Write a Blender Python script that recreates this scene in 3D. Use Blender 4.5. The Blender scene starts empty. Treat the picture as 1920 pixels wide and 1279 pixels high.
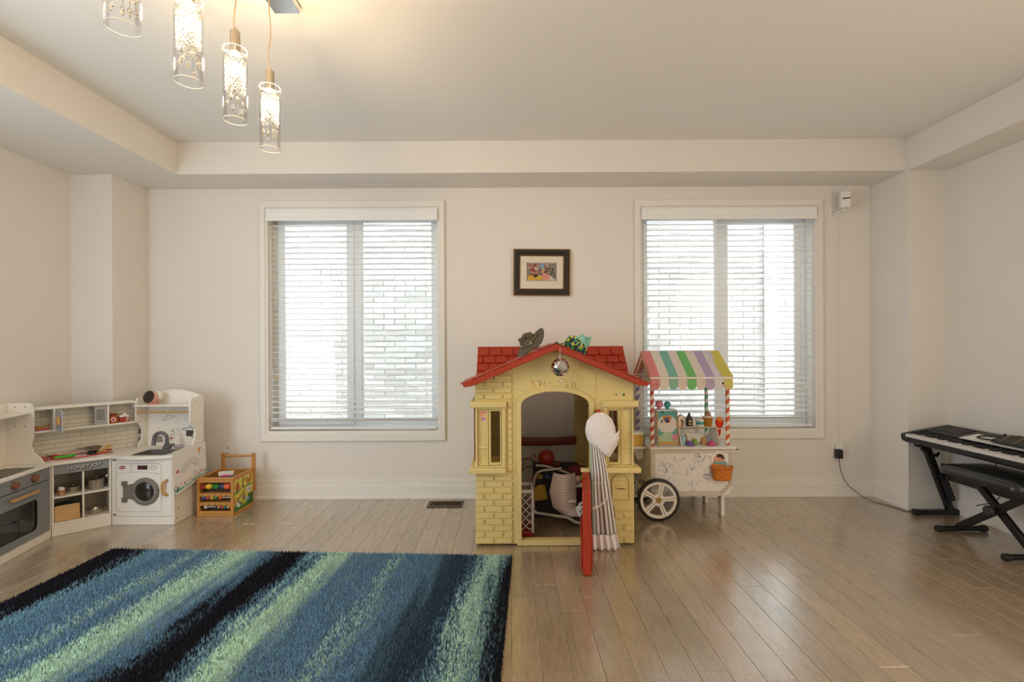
import bpy, bmesh, math, random
from mathutils import Vector, Matrix
from mathutils.geometry import tessellate_polygon
PI = math.pi
random.seed(7)
scene = bpy.context.scene
C = scene.collection

# ------------------------------------------------------------------ camera
cd = bpy.data.cameras.new('camera')
cam = bpy.data.objects.new('camera', cd)
C.objects.link(cam)
cd.sensor_width = 36.0
cd.sensor_fit = 'HORIZONTAL'
cd.lens = 900.0 / 1920.0 * 36.0
cd.shift_x = 6.0 / 1920.0
cd.shift_y = 8.5 / 1920.0
cd.clip_start = 0.05
CAM_H = 1.205
cam.matrix_world = Matrix.Translation((0, 0, CAM_H)) @ Matrix.Rotation(PI / 2, 4, 'X') @ Matrix.Rotation(-0.0052, 4, 'Z')
scene.camera = cam

# ------------------------------------------------------------------ world, lights, exposure
w = bpy.data.worlds.new('world')
scene.world = w
w.use_nodes = True
bg = w.node_tree.nodes['Background']
bg.inputs['Color'].default_value = (0.93, 0.965, 1.0, 1)
bg.inputs['Strength'].default_value = 7.0
scene.view_settings.view_transform = 'Standard'
scene.view_settings.look = 'None'
scene.view_settings.gamma = 1.0
scene.view_settings.use_curve_mapping = False
scene.view_settings.exposure = 0.25


def area(name, loc, aim, sx, sy, power, col):
    l = bpy.data.lights.new(name, 'AREA')
    l.shape = 'RECTANGLE'
    l.size = sx
    l.size_y = sy
    l.energy = power
    l.color = col
    o = bpy.data.objects.new(name, l)
    C.objects.link(o)
    o.location = loc
    o.rotation_euler = (Vector(aim) - Vector(loc)).to_track_quat('-Z', 'Y').to_euler()
    return o


area('fill_light_left', (-3.1, 1.15, 1.30), (3.0, 2.5, 1.50), 2.4, 2.0, 70, (0.76, 0.88, 1.0))  # added cool fill at the solid left wall, for an unseen opening
area('fill_light_right', (3.1, 0.8, 1.30), (-3.0, 2.1, 1.35), 2.4, 2.0, 48, (1.0, 0.77, 0.52))  # added warm fill at the solid right wall, warms the left side
area('fill_light_rear', (0.4, -2.6, 1.2), (0.4, 1.5, 1.6), 4.0, 2.0, 7, (1.0, 0.97, 0.93))  # weak fill added behind the camera, the rear wall is closed

# ------------------------------------------------------------------ materials


def lin(c):
    c /= 255.0
    return c / 12.92 if c <= 0.04045 else ((c + 0.055) / 1.055) ** 2.4


def H(h):
    h = h.lstrip('#')
    return (lin(int(h[0:2], 16)), lin(int(h[2:4], 16)), lin(int(h[4:6], 16)), 1.0)


class NT:
    def __init__(s, name):
        s.m = bpy.data.materials.new(name)
        s.m.use_nodes = True
        s.t = s.m.node_tree
        s.b = s.t.nodes['Principled BSDF']
        s.out = s.t.nodes['Material Output']

    def n(s, typ, **kw):
        x = s.t.nodes.new(typ)
        for k, v in kw.items():
            if k in x.inputs:
                x.inputs[k].default_value = v
            else:
                setattr(x, k, v)
        return x

    def l(s, a, b):
        s.t.links.new(a, b)


def mat(name, hexc, rough=0.5, metal=0.0, var=0.05, scale=40.0, bump=0.0, spec=None, coat=0.0, stretch=None, sheen=0.0):
    """Plain surface with a little procedural unevenness in colour and relief."""
    q = NT(name)
    c = H(hexc)
    tc = q.n('ShaderNodeTexCoord')
    mp = q.n('ShaderNodeMapping')
    if stretch:
        mp.inputs['Scale'].default_value = stretch
    q.l(tc.outputs['Object'], mp.inputs['Vector'])
    nz = q.n('ShaderNodeTexNoise', Scale=scale, Detail=3.0)
    q.l(mp.outputs['Vector'], nz.inputs['Vector'])
    if var > 0:
        mx = q.n('ShaderNodeMix', data_type='RGBA')
        mx.inputs[6].default_value = tuple(max(0, v * (1 - var)) for v in c[:3]) + (1,)
        mx.inputs[7].default_value = tuple(min(1, v * (1 + var)) for v in c[:3]) + (1,)
        q.l(nz.outputs['Fac'], mx.inputs[0])
        q.l(mx.outputs[2], q.b.inputs['Base Color'])
    else:
        q.b.inputs['Base Color'].default_value = c
    if bump > 0:
        bp = q.n('ShaderNodeBump', Strength=0.35, Distance=bump)
        q.l(nz.outputs['Fac'], bp.inputs['Height'])
        q.l(bp.outputs['Normal'], q.b.inputs['Normal'])
    q.b.inputs['Roughness'].default_value = rough
    q.b.inputs['Metallic'].default_value = metal
    if spec is not None:
        q.b.inputs['Specular IOR Level'].default_value = spec
    if coat:
        q.b.inputs['Coat Weight'].default_value = coat
    if sheen:
        q.b.inputs['Sheen Weight'].default_value = sheen
    return q.m


def mat_clear(name, tint='#ffffff', ior=1.45, base=0.04, rough=0.02):
    """Thin clear glass: lets light straight through, mirrors a little at grazing angles."""
    q = NT(name)
    q.t.nodes.remove(q.b)
    tr = q.n('ShaderNodeBsdfTransparent', Color=H(tint))
    gl = q.n('ShaderNodeBsdfGlossy', Roughness=rough)
    fr = q.n('ShaderNodeLayerWeight', Blend=0.25)
    ma = q.n('ShaderNodeMath', operation='MULTIPLY_ADD')
    ma.inputs[1].default_value = 0.4
    ma.inputs[2].default_value = base
    q.l(fr.outputs['Fresnel'], ma.inputs[0])
    mx = q.n('ShaderNodeMixShader')
    q.l(ma.outputs[0], mx.inputs[0])
    q.l(tr.outputs[0], mx.inputs[1])
    q.l(gl.outputs[0], mx.inputs[2])
    q.l(mx.outputs[0], q.out.inputs['Surface'])
    return q.m


def mat_paint(name, rough=0.55, sheen=0.0):
    """Flat print: colours come from the print's own colour attribute."""
    q = NT(name)
    at = q.n('ShaderNodeAttribute', attribute_name='Col')
    nz = q.n('ShaderNodeTexNoise', Scale=300.0)
    mx = q.n('ShaderNodeMix', data_type='RGBA', blend_type='MULTIPLY')
    mx.inputs[0].default_value = 0.12
    q.l(at.outputs['Color'], mx.inputs[6])
    q.l(nz.outputs['Fac'], mx.inputs[7])
    q.l(mx.outputs[2], q.b.inputs['Base Color'])
    q.b.inputs['Roughness'].default_value = rough
    q.b.inputs['Sheen Weight'].default_value = sheen
    return q.m


def mat_emit(name, col, strength):
    q = NT(name)
    q.b.inputs['Base Color'].default_value = col
    q.b.inputs['Emission Color'].default_value = col
    q.b.inputs['Emission Strength'].default_value = strength
    return q.m


# ------------------------------------------------------------------ mesh building


class MB:
    """Collects shapes, then links them as ONE mesh object."""

    def __init__(s):
        s.v = []
        s.f = []
        s.mi = []
        s.col = []
        s.cm = 0
        s.cc = (1, 1, 1, 1)
        s.M = Matrix.Identity(4)

    def add(s, vs, fs, cols=None):
        o = len(s.v)
        s.v += [s.M @ Vector(p) for p in vs]
        for i, f in enumerate(fs):
            s.f.append(tuple(o + k for k in f))
            s.mi.append(s.cm)
            s.col.append(cols[i] if cols else s.cc)
        return s

    def box(s, x0, x1, y0, y1, z0, z1):
        if x0 > x1: x0, x1 = x1, x0
        if y0 > y1: y0, y1 = y1, y0
        if z0 > z1: z0, z1 = z1, z0
        vs = [(x0, y0, z0), (x1, y0, z0), (x1, y1, z0), (x0, y1, z0), (x0, y0, z1), (x1, y0, z1), (x1, y1, z1), (x0, y1, z1)]
        return s.add(vs, [(3, 2, 1, 0), (4, 5, 6, 7), (0, 1, 5, 4), (1, 2, 6, 5), (2, 3, 7, 6), (3, 0, 4, 7)])

    def cbox(s, cx, cy, cz, sx, sy, sz):
        return s.box(cx - sx / 2, cx + sx / 2, cy - sy / 2, cy + sy / 2, cz - sz / 2, cz + sz / 2)

    def seg(s, p, q, t, z0, z1, side=0.0):
        """Upright board between plan points p and q, thickness t (side -1..1 shifts it sideways)."""
        p = Vector(p[:2]); q = Vector(q[:2])
        d = (q - p).normalized()
        n = Vector((-d.y, d.x))
        a = n * (t / 2 * (side + 1)); b = n * (t / 2 * (side - 1))
        pts = [p + b, q + b, q + a, p + a]
        vs = [(k.x, k.y, z0) for k in pts] + [(k.x, k.y, z1) for k in pts]
        return s.add(vs, [(3, 2, 1, 0), (4, 5, 6, 7), (0, 1, 5, 4), (1, 2, 6, 5), (2, 3, 7, 6), (3, 0, 4, 7)])

    def beam(s, p, q, wd, th, up=(0, 0, 1)):
        """Rectangular bar from p to q; wd across, th along 'up'."""
        p = Vector(p); q = Vector(q)
        d = (q - p).normalized()
        u = Vector(up)
        r = d.cross(u).normalized()
        u = r.cross(d).normalized()
        vs = []
        for e in (p, q):
            for a, b in ((-1, -1), (1, -1), (1, 1), (-1, 1)):
                vs.append(e + r * (a * wd / 2) + u * (b * th / 2))
        return s.add(vs, [(0, 1, 2, 3), (7, 6, 5, 4), (0, 4, 5, 1), (1, 5, 6, 2), (2, 6, 7, 3), (3, 7, 4, 0)])

    def cyl(s, p, q, r0, r1=None, n=16, caps=True):
        p = Vector(p); q = Vector(q)
        if r1 is None: r1 = r0
        d = (q - p).normalized()
        a = d.orthogonal().normalized()
        b = d.cross(a)
        vs = []
        for e, r in ((p, r0), (q, r1)):
            for i in range(n):
                t = 2 * PI * i / n
                vs.append(e + (a * math.cos(t) + b * math.sin(t)) * r)
        fs = [(i, (i + 1) % n, n + (i + 1) % n, n + i) for i in range(n)]
        if caps:
            fs += [tuple(range(n - 1, -1, -1)), tuple(range(n, 2 * n))]
        return s.add(vs, fs)

    def tube(s, pts, r, n=8, closed=False, caps=True):
        pts = [Vector(p) for p in pts]
        m = len(pts)
        rr = r if isinstance(r, (list, tuple)) else [r] * m
        vs = []
        a = None
        for i, p in enumerate(pts):
            if closed:
                d = (pts[(i + 1) % m] - pts[i - 1]).normalized()
            else:
                d = (pts[min(i + 1, m - 1)] - pts[max(i - 1, 0)]).normalized()
            if a is None:
                a = d.orthogonal().normalized()
            else:
                a = (a - d * a.dot(d))
                a = a.normalized() if a.length > 1e-6 else d.orthogonal().normalized()
            b = d.cross(a)
            for k in range(n):
                t = 2 * PI * k / n
                vs.append(p + (a * math.cos(t) + b * math.sin(t)) * rr[i])
        fs = []
        for i in range(m if closed else m - 1):
            for k in range(n):
                j = (i + 1) % m
                fs.append((i * n + k, i * n + (k + 1) % n, j * n + (k + 1) % n, j * n + k))
        if caps and not closed:
            fs += [tuple(range(n - 1, -1, -1)), tuple(range((m - 1) * n, m * n))]
        return s.add(vs, fs)

    def lathe(s, prof, n=24, org=(0, 0, 0), axis=(0, 0, 1), sx=1.0, sy=1.0):
        """Turned shape; prof is a list of (radius, height) along the axis."""
        z = Vector(axis).normalized()
        x = z.orthogonal().normalized() if abs(z.z) < 0.999 else Vector((1, 0, 0))
        y = z.cross(x)
        o = Vector(org)
        vs = []
        for r, h in prof:
            r = max(r, 1e-5)
            for i in range(n):
                t = 2 * PI * i / n
                vs.append(o + z * h + x * (math.cos(t) * r * sx) + y * (math.sin(t) * r * sy))
        fs = []
        for j in range(len(prof) - 1):
            for i in range(n):
                fs.append((j * n + i, j * n + (i + 1) % n, (j + 1) * n + (i + 1) % n, (j + 1) * n + i))
        return s.add(vs, fs)

    def ball(s, c, r, n=16, m=10, sc=(1, 1, 1)):
        vs = [(c[0], c[1], c[2] - r * sc[2])]
        for j in range(1, m):
            p = PI * j / m
            for i in range(n):
                t = 2 * PI * i / n
                vs.append((c[0] + r * sc[0] * math.sin(p) * math.cos(t), c[1] + r * sc[1] * math.sin(p) * math.sin(t), c[2] - r * sc[2] * math.cos(p)))
        vs.append((c[0], c[1], c[2] + r * sc[2]))
        fs = [(0, 1 + (i + 1) % n, 1 + i) for i in range(n)]
        for j in range(m - 2):
            for i in range(n):
                fs.append((1 + j * n + i, 1 + j * n + (i + 1) % n, 1 + (j + 1) * n + (i + 1) % n, 1 + (j + 1) * n + i))
        e = len(vs) - 1
        b = 1 + (m - 2) * n
        fs += [(b + i, b + (i + 1) % n, e) for i in range(n)]
        return s.add(vs, fs)

    def plate(s, outer, holes, d0, d1, axis='y'):
        """Flat board with any outline and holes, extruded from d0 to d1 along an axis."""
        loops = [list(outer)] + [list(h) for h in holes]
        tri = tessellate_polygon([[Vector((a, b, 0)) for a, b in lp] for lp in loops])
        flat = [p for lp in loops for p in lp]
        def P(p, d):
            return {'y': (p[0], d, p[1]), 'x': (d, p[0], p[1]), 'z': (p[0], p[1], d)}[axis]
        n = len(flat)
        vs = [P(p, d0) for p in flat] + [P(p, d1) for p in flat]
        fs = []
        for t in tri:
            fs.append(tuple(t))
            fs.append(tuple(n + k for k in reversed(t)))
        o = 0
        for lp in loops:
            m = len(lp)
            for i in range(m):
                j = (i + 1) % m
                fs.append((o + i, o + j, n + o + j, n + o + i))
            o += m
        return s.add(vs, fs)

    def sheet(s, fn, nx, ny, cf=None):
        """Grid surface fn(u, v) -> point, coloured by cf(u, v)."""
        vs = [fn(i / nx, j / ny) for j in range(ny + 1) for i in range(nx + 1)]
        fs = []
        cols = []
        for j in range(ny):
            for i in range(nx):
                a = j * (nx + 1) + i
                fs.append((a, a + 1, a + nx + 2, a + nx + 1))
                if cf: cols.append(cf((i + 0.5) / nx, (j + 0.5) / ny))
        return s.add(vs, fs, cols or None)

    def mesh(s, name, mats, smooth=True, angle=38, off=(0, 0, 0), weld=True):
        me = bpy.data.meshes.new(name)
        o = Vector(off)
        me.from_pydata([tuple(p - o) for p in s.v], [], s.f)
        for m in (mats if isinstance(mats, (list, tuple)) else [mats]):
            me.materials.append(m)
        me.polygons.foreach_set('material_index', s.mi)
        if any(c != (1, 1, 1, 1) for c in s.col):
            at = me.color_attributes.new('Col', 'FLOAT_COLOR', 'CORNER')
            buf = []
            for p, c in zip(me.polygons, s.col):
                buf += list(c) * p.loop_total
            at.data.foreach_set('color', buf)
        me.update()
        if weld:
            bm = bmesh.new()
            bm.from_mesh(me)
            bmesh.ops.recalc_face_normals(bm, faces=bm.faces)
            bm.to_mesh(me)
            bm.free()
        if smooth:
            me.shade_smooth()
            me.set_sharp_from_angle(angle=math.radians(angle))
        return me

    def build(s, name, mats, parent=None, bevel=0.0, seg=2, solid=0.0, sub=0, smooth=True, angle=38, kind=None, label=None, weld=True):
        off = (0, 0, 0)
        if parent is not None:
            r = parent
            while r.parent is not None: r = r.parent
            off = r.get('_off', (0, 0, 0))
        me = s.mesh(name, mats, smooth, angle, off, weld)
        ob = bpy.data.objects.new(name, me)
        C.objects.link(ob)
        if parent is not None: ob.parent = parent
        if solid:
            md = ob.modifiers.new('thickness', 'SOLIDIFY'); md.thickness = solid; md.offset = 0
        if bevel:
            md = ob.modifiers.new('bevel', 'BEVEL'); md.width = bevel; md.segments = seg
            md.limit_method = 'ANGLE'; md.angle_limit = math.radians(40); md.harden_normals = False
        if sub:
            md = ob.modifiers.new('subdivision', 'SUBSURF'); md.levels = sub; md.render_levels = sub
        if kind: ob['kind'] = kind
        if label: ob['label'] = label
        return ob


def thing(name, label, cat, loc=(0, 0, 0), rotz=0.0, group=None, world=True):
    """An Empty at the base of a thing; its parts are built in scene coordinates (world) or in its own."""
    o = bpy.data.objects.new(name, None)
    o.empty_display_size = 0.05
    C.objects.link(o)
    o.location = loc
    o.rotation_euler = (0, 0, rotz)
    o['label'] = label
    o['category'] = cat
    if group: o['group'] = group
    if world: o['_off'] = tuple(loc)
    return o


def tag(o, label, cat, group=None):
    o['label'] = label
    o['category'] = cat
    if group: o['group'] = group
    return o


def struct(o):
    o['kind'] = 'structure'
    return o


def dup(root, loc, rotz=None, label=None, group=None):
    r = root.copy()
    C.objects.link(r)
    r.location = loc
    if rotz is not None: r.rotation_euler = (0, 0, rotz)
    if label: r['label'] = label
    if group: r['group'] = group
    for ch in list(root.children):
        c = ch.copy(); C.objects.link(c); c.parent = r
        for g in ch.children:
            d = g.copy(); C.objects.link(d); d.parent = c
    return r


def clone(o, name_parent, loc=(0, 0, 0), rot=None):
    c = o.copy()
    C.objects.link(c)
    c.parent = name_parent
    c.location = loc
    if rot is not None: c.rotation_euler = rot
    return c


def arc(cx, cy, r, a0, a1, n):
    return [(cx + r * math.cos(math.radians(a0 + (a1 - a0) * i / n)), cy + r * math.sin(math.radians(a0 + (a1 - a0) * i / n))) for i in range(n + 1)]


def rrect(x0, x1, y0, y1, r, n=5):
    return arc(x1 - r, y0 + r, r, -90, 0, n) + arc(x1 - r, y1 - r, r, 0, 90, n) + arc(x0 + r, y1 - r, r, 90, 180, n) + arc(x0 + r, y0 + r, r, 180, 270, n)


def text_mesh(body, size, mats, name, parent, M, extrude=0.0004, shear=0.0, bold=0.0, spacing=1.0):
    cu = bpy.data.curves.new(name, 'FONT')
    cu.body = body; cu.size = size; cu.extrude = extrude; cu.shear = shear; cu.offset = bold
    cu.align_x = 'CENTER'; cu.align_y = 'CENTER'; cu.space_character = spacing
    cu.resolution_u = 3
    tmp = bpy.data.objects.new(name, cu)
    C.objects.link(tmp)
    dg = bpy.context.evaluated_depsgraph_get()
    me = bpy.data.meshes.new_from_object(tmp.evaluated_get(dg))
    bpy.data.objects.remove(tmp); bpy.data.curves.remove(cu)
    me.materials.clear(); me.materials.append(mats)
    off = Matrix.Identity(4)
    if parent is not None:
        r = parent
        while r.parent is not None: r = r.parent
        off = Matrix.Translation(-Vector(r.get('_off', (0, 0, 0))))
    me.transform(off @ M)
    ob = bpy.data.objects.new(name, me)
    C.objects.link(ob)
    ob.parent = parent
    return ob

# ------------------------------------------------------------------ shared materials
WALL = mat('wall_paint', '#EAE6E0', 0.75, var=0.015, scale=3.0)
CEIL = mat('ceiling_paint', '#EDECE8', 0.85, var=0.01, scale=3.0)
TRIM = mat('trim_paint', '#EFECE6', 0.42, var=0.01, scale=4.0)
VINYL = mat('white_vinyl', '#F3F5F6', 0.4, var=0.01)
BLIND = mat('blind_white', '#F7F8F8', 0.4, var=0.01)
GLASS = mat_clear('window_glass', '#F6FBFB')
DARK = mat('dark_gap', '#171310', 0.8)
WHITE = mat('white_laminate', '#EFEAE1', 0.38, var=0.01)
CHROME = mat('chrome', '#D9DBDD', 0.12, 1.0, var=0.0)
STEEL = mat('brushed_steel', '#B9B2A6', 0.28, 1.0, var=0.06, scale=120)
BLACKM = mat('black_metal', '#17171A', 0.42, 0.0, var=0.1, scale=60)
BLACKP = mat('black_plastic', '#232426', 0.45, var=0.06)
PAINT = mat_paint('print')
CLOTHP = mat_paint('cloth_print', 0.9, 0.2)
WOOD = mat('light_wood', '#B98A4C', 0.5, var=0.22, scale=14, stretch=(1, 1, 9))
PINE = mat('honey_pine', '#C18842', 0.45, var=0.2, scale=12, stretch=(6, 1, 1))


def plank_material():
    q = NT('oak_planks')
    geo = q.n('ShaderNodeNewGeometry')
    oi = q.n('ShaderNodeObjectInfo')
    mul = q.n('ShaderNodeVectorMath', operation='SCALE')
    comb = q.n('ShaderNodeCombineXYZ')
    rnd = q.n('ShaderNodeMath', operation='MULTIPLY'); rnd.inputs[1].default_value = 37.0
    q.l(oi.outputs['Random'], rnd.inputs[0])
    q.l(rnd.outputs[0], comb.inputs['X']); q.l(rnd.outputs[0], comb.inputs['Y']); q.l(rnd.outputs[0], comb.inputs['Z'])
    add = q.n('ShaderNodeVectorMath', operation='ADD')
    q.l(geo.outputs['Position'], add.inputs[0]); q.l(comb.outputs[0], add.inputs[1])
    mp = q.n('ShaderNodeMapping'); mp.inputs['Scale'].default_value = (7, 0.7, 1)
    q.l(add.outputs[0], mp.inputs['Vector'])
    n1 = q.n('ShaderNodeTexNoise', Scale=1.6, Detail=4.0)
    n1.inputs['Distortion'].default_value = 0.6
    q.l(mp.outputs['Vector'], n1.inputs['Vector'])
    # growth rings: contour lines of a slow stretched noise
    rg = q.n('ShaderNodeMath', operation='MULTIPLY'); rg.inputs[1].default_value = 9.0
    q.l(n1.outputs['Fac'], rg.inputs[0])
    fr = q.n('ShaderNodeMath', operation='PINGPONG'); fr.inputs[1].default_value = 0.5
    q.l(rg.outputs[0], fr.inputs[0])
    mp2 = q.n('ShaderNodeMapping'); mp2.inputs['Scale'].default_value = (200, 9, 1)
    q.l(add.outputs[0], mp2.inputs['Vector'])
    n2 = q.n('ShaderNodeTexNoise', Scale=1.0, Detail=2.0)
    q.l(mp2.outputs['Vector'], n2.inputs['Vector'])
    r1 = q.n('ShaderNodeValToRGB')
    r1.color_ramp.elements[0].position = 0.0; r1.color_ramp.elements[0].color = H('#98886F')
    r1.color_ramp.elements[1].position = 0.22; r1.color_ramp.elements[1].color = H('#A9967D')
    q.l(fr.outputs[0], r1.inputs[0])
    mx = q.n('ShaderNodeMix', data_type='RGBA', blend_type='OVERLAY'); mx.inputs[0].default_value = 0.07
    q.l(r1.outputs[0], mx.inputs[6]); q.l(n2.outputs['Fac'], mx.inputs[7])
    # each board has its own tone
    r2 = q.n('ShaderNodeValToRGB')
    cr = r2.color_ramp
    cr.elements[0].position = 0.0; cr.elements[0].color = (0.86, 0.85, 0.84, 1)
    cr.elements[1].position = 1.0; cr.elements[1].color = (1.10, 1.06, 1.02, 1)
    q.l(oi.outputs['Random'], r2.inputs[0])
    m2 = q.n('ShaderNodeMix', data_type='RGBA', blend_type='MULTIPLY'); m2.inputs[0].default_value = 1.0
    q.l(mx.outputs[2], m2.inputs[6]); q.l(r2.outputs[0], m2.inputs[7])
    q.l(m2.outputs[2], q.b.inputs['Base Color'])
    rr = q.n('ShaderNodeMapRange'); rr.inputs[3].default_value = 0.22; rr.inputs[4].default_value = 0.34
    q.b.inputs['Specular IOR Level'].default_value = 0.9
    q.b.inputs['Coat Weight'].default_value = 1.0; q.b.inputs['Coat Roughness'].default_value = 0.2; q.b.inputs['Coat IOR'].default_value = 2.2
    q.l(n2.outputs['Fac'], rr.inputs[0]); q.l(rr.outputs[0], q.b.inputs['Roughness'])
    bp = q.n('ShaderNodeBump', Strength=0.05, Distance=0.001)
    q.l(n2.outputs['Fac'], bp.inputs['Height']); q.l(bp.outputs['Normal'], q.b.inputs['Normal'])
    return q.m


PLANK = plank_material()

# ------------------------------------------------------------------ room shell
XL, XR, YB, YR = -3.16, 3.175, 3.80, -2.8      # left, right, back and rear wall planes
COL_Y, COL_L, COL_R = 3.467, -2.862, 2.882     # the two corner columns
ZS, ZC = 2.455, 2.685                          # soffit and tray ceiling heights

b = MB(); b.box(XL - .15, XR + .15, YR - .15, YB + .18, -0.12, -0.006)
b.box(XL, XR, YR, 1.2, -0.006, 0.0)
floor = struct(b.build('floor', PLANK))

pb = MB()
W_ = 0.114 - 0.0009
c_ = 0.0011
vs = []
for y0, y1 in ((0, 1),):
    vs = [(-W_ / 2, 0, -.006), (W_ / 2, 0, -.006), (W_ / 2, 1, -.006), (-W_ / 2, 1, -.006),
          (-W_ / 2, 0, -c_), (W_ / 2, 0, -c_), (W_ / 2, 1, -c_), (-W_ / 2, 1, -c_),
          (-W_ / 2 + c_, .001, 0), (W_ / 2 - c_, .001, 0), (W_ / 2 - c_, .999, 0), (-W_ / 2 + c_, .999, 0)]
pb.add(vs, [(3, 2, 1, 0), (0, 1, 5, 4), (1, 2, 6, 5), (2, 3, 7, 6), (3, 0, 4, 7), (4, 5, 9, 8), (5, 6, 10, 9), (6, 7, 11, 10), (7, 4, 8, 11), (8, 9, 10, 11)])
pme = pb.mesh('plank', PLANK, smooth=False)
rp = random.Random(21)
x = XL + 0.03
while x < XR:
    y = 1.2
    first = True
    while y < YB - 0.01:
        L = rp.uniform(0.45, 1.55) * (rp.uniform(.3, 1) if first else 1)
        first = False
        if YB - (y + L) < 0.25: L = YB - y
        o = bpy.data.objects.new('plank', pme)
        C.objects.link(o)
        o.parent = floor
        o.location = (x, y, 0)
        o.scale = (1, L - 0.0008, 1)
        y += L
    x += 0.114

W1 = (-1.900, -0.562, 0.537, 2.280)
W2 = (1.057, 2.420, 0.540, 2.276)
hole = lambda q: [(q[0], q[2]), (q[1], q[2]), (q[1], q[3]), (q[0], q[3])]
b = MB(); b.plate([(XL - .15, -.1), (XR + .15, -.1), (XR + .15, 2.9), (XL - .15, 2.9)], [hole(W1), hole(W2)], YB, YB + .18)
struct(b.build('wall_back', WALL, smooth=False))
b = MB(); b.box(XL - .15, XL, YR, YB, -.1, 2.9); b.box(XL, COL_L, COL_Y, YB, -.1, 2.9)
struct(b.build('wall_left', WALL, smooth=False))
b = MB(); b.box(XR, XR + .15, YR, YB, -.1, 2.9); b.box(COL_R, XR, COL_Y, YB, -.1, 2.9)
struct(b.build('wall_right', WALL, smooth=False))
b = MB(); b.box(XL - .15, XR + .15, YR - .15, YR, -.1, 2.9)
struct(b.build('wall_rear', WALL, smooth=False))
b = MB(); b.box(XL - .15, XR + .15, YR - .15, YB + .18, ZC, 2.9)
struct(b.build('ceiling', CEIL, smooth=False))
SX0, SX1 = -2.397, 2.886
for i, (x0, x1, y0, y1) in enumerate([(XL, XR, COL_Y + .001, YB), (XL, SX0, YR, COL_Y + .001), (SX1, XR, YR, COL_Y + .001), (SX0, SX1, YR, -1.9)]):
    b = MB(); b.box(x0, x1, y0, y1, ZS, ZC)
    struct(b.build('trim_%d' % (i + 1), WALL, smooth=False))

# baseboards: tall flat board, thicker lower band, shoe strip
def baseboard(name, runs):
    b = MB()
    for p, q, ep, eq in runs:      # the room side lies to the left of p -> q; outer corners run on by the board's thickness
        d = (Vector(q) - Vector(p)).normalized()
        for t, z0, z1 in ((.010, 0.10, 0.148), (.016, 0.02, 0.102), (.024, 0.0, 0.022)):
            b.seg(Vector(p) - d * t * ep, Vector(q) + d * t * eq, t, z0, z1, side=1.0)
    return struct(b.build(name, TRIM, bevel=.002, smooth=False))

e = .024
baseboard('baseboard_back', [((COL_R, YB), (COL_L, YB), 0, 0)])
baseboard('baseboard_left', [((COL_L, YB), (COL_L, COL_Y), 0, 1), ((COL_L, COL_Y), (XL, COL_Y), 0, 0), ((XL, COL_Y), (XL, YR), 0, 0)])
baseboard('baseboard_right', [((XR, YR), (XR, COL_Y), 0, 0), ((XR, COL_Y), (COL_R, COL_Y), 0, 0), ((COL_R, COL_Y), (COL_R, YB), 1, 0)])

# windows: casing, vinyl frame, sashes, panes
def window(i, q, mull, side):
    x0, x1, z0, z1 = q
    b = MB()
    ring = lambda m: [(x0 - m, z0 - m * 1.35), (x1 + m, z0 - m * 1.35), (x1 + m, z1 + m * 1.25), (x0 - m, z1 + m * 1.25)]
    b.plate(ring(.058), [ring(.018)], YB - .022, YB - .0005)
    b.plate(ring(.020), [hole(q)], YB - .013, YB - .0005)
    win = struct(b.build('window_%d' % i, TRIM, bevel=.003, smooth=False))
    f = MB()
    f.plate([(x0, z0), (x1, z0), (x1, z1), (x0, z1)], [[(x0 + .035, z0 + .035), (mull - .035, z0 + .035), (mull - .035, z1 - .035), (x0 + .035, z1 - .035)], [(mull + .035, z0 + .035), (x1 - .035, z0 + .035), (x1 - .035, z1 - .035), (mull + .035, z1 - .035)]], YB + .10, YB + .175)
    f.build('window_frame', VINYL, win, bevel=.003, smooth=False)
    for k, (a, c) in enumerate(((x0 + .035, mull - .02), (mull + .02, x1 - .035))):
        wd = .055 if (k == 0) == (side == 'left') else .032
        s = MB()
        s.plate([(a, z0 + .035), (c, z0 + .035), (c, z1 - .035), (a, z1 - .035)], [[(a + wd, z0 + .035 + wd), (c - wd, z0 + .035 + wd), (c - wd, z1 - .035 - wd), (a + wd, z1 - .035 - wd)]], YB + .085 + .03 * k, YB + .11 + .03 * k)
        sh = s.build('window_sash', VINYL, win, bevel=.003, smooth=False)
        g = MB(); g.box(a + wd - .005, c - wd + .005, YB + .095 + .03 * k, YB + .100 + .03 * k, z0 + .03 + wd, z1 - .03 - wd)
        g.build('window_pane', GLASS, sh, smooth=False)
    return win

window(1, W1, -1.235, 'left')
window(2, W2, 1.715, 'right')

# ------------------------------------------------------------------ neighbouring brick house outside
BRICK = mat('pale_brick', '#EADFD2', 0.9, var=0.16, scale=9, bump=.004)
MORTAR = mat('mortar', '#C2BFBC', 0.95, var=0.06, scale=20)
YN = 5.25
b = MB(); b.box(-6, 6, YN, YN + .3, -.5, 6.0)
nb = struct(b.build('wall_outside', MORTAR, smooth=False))
q = NT('brick_tones')
oi_ = q.n('ShaderNodeObjectInfo'); gi = q.n('ShaderNodeNewGeometry'); oa = q.n('ShaderNodeMath', operation='ADD'); oi = q.n('ShaderNodeMath', operation='FRACT')
q.l(oi_.outputs['Random'], oa.inputs[0]); q.l(gi.outputs['Random Per Island'], oa.inputs[1]); q.l(oa.outputs[0], oi.inputs[0])
r = q.n('ShaderNodeValToRGB'); cr = r.color_ramp
cr.elements[0].color = H('#B3AEAB'); cr.elements[1].color = H('#CBC8C6')
el = cr.elements.new(.5); el.color = H('#C3BEBB')
q.l(oi.outputs[0], r.inputs[0])
tc = q.n('ShaderNodeTexCoord'); nz = q.n('ShaderNodeTexNoise', Scale=30.0, Detail=4.0); q.l(tc.outputs['Object'], nz.inputs['Vector'])
mx = q.n('ShaderNodeMix', data_type='RGBA', blend_type='MULTIPLY'); mx.inputs[0].default_value = .25
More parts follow.
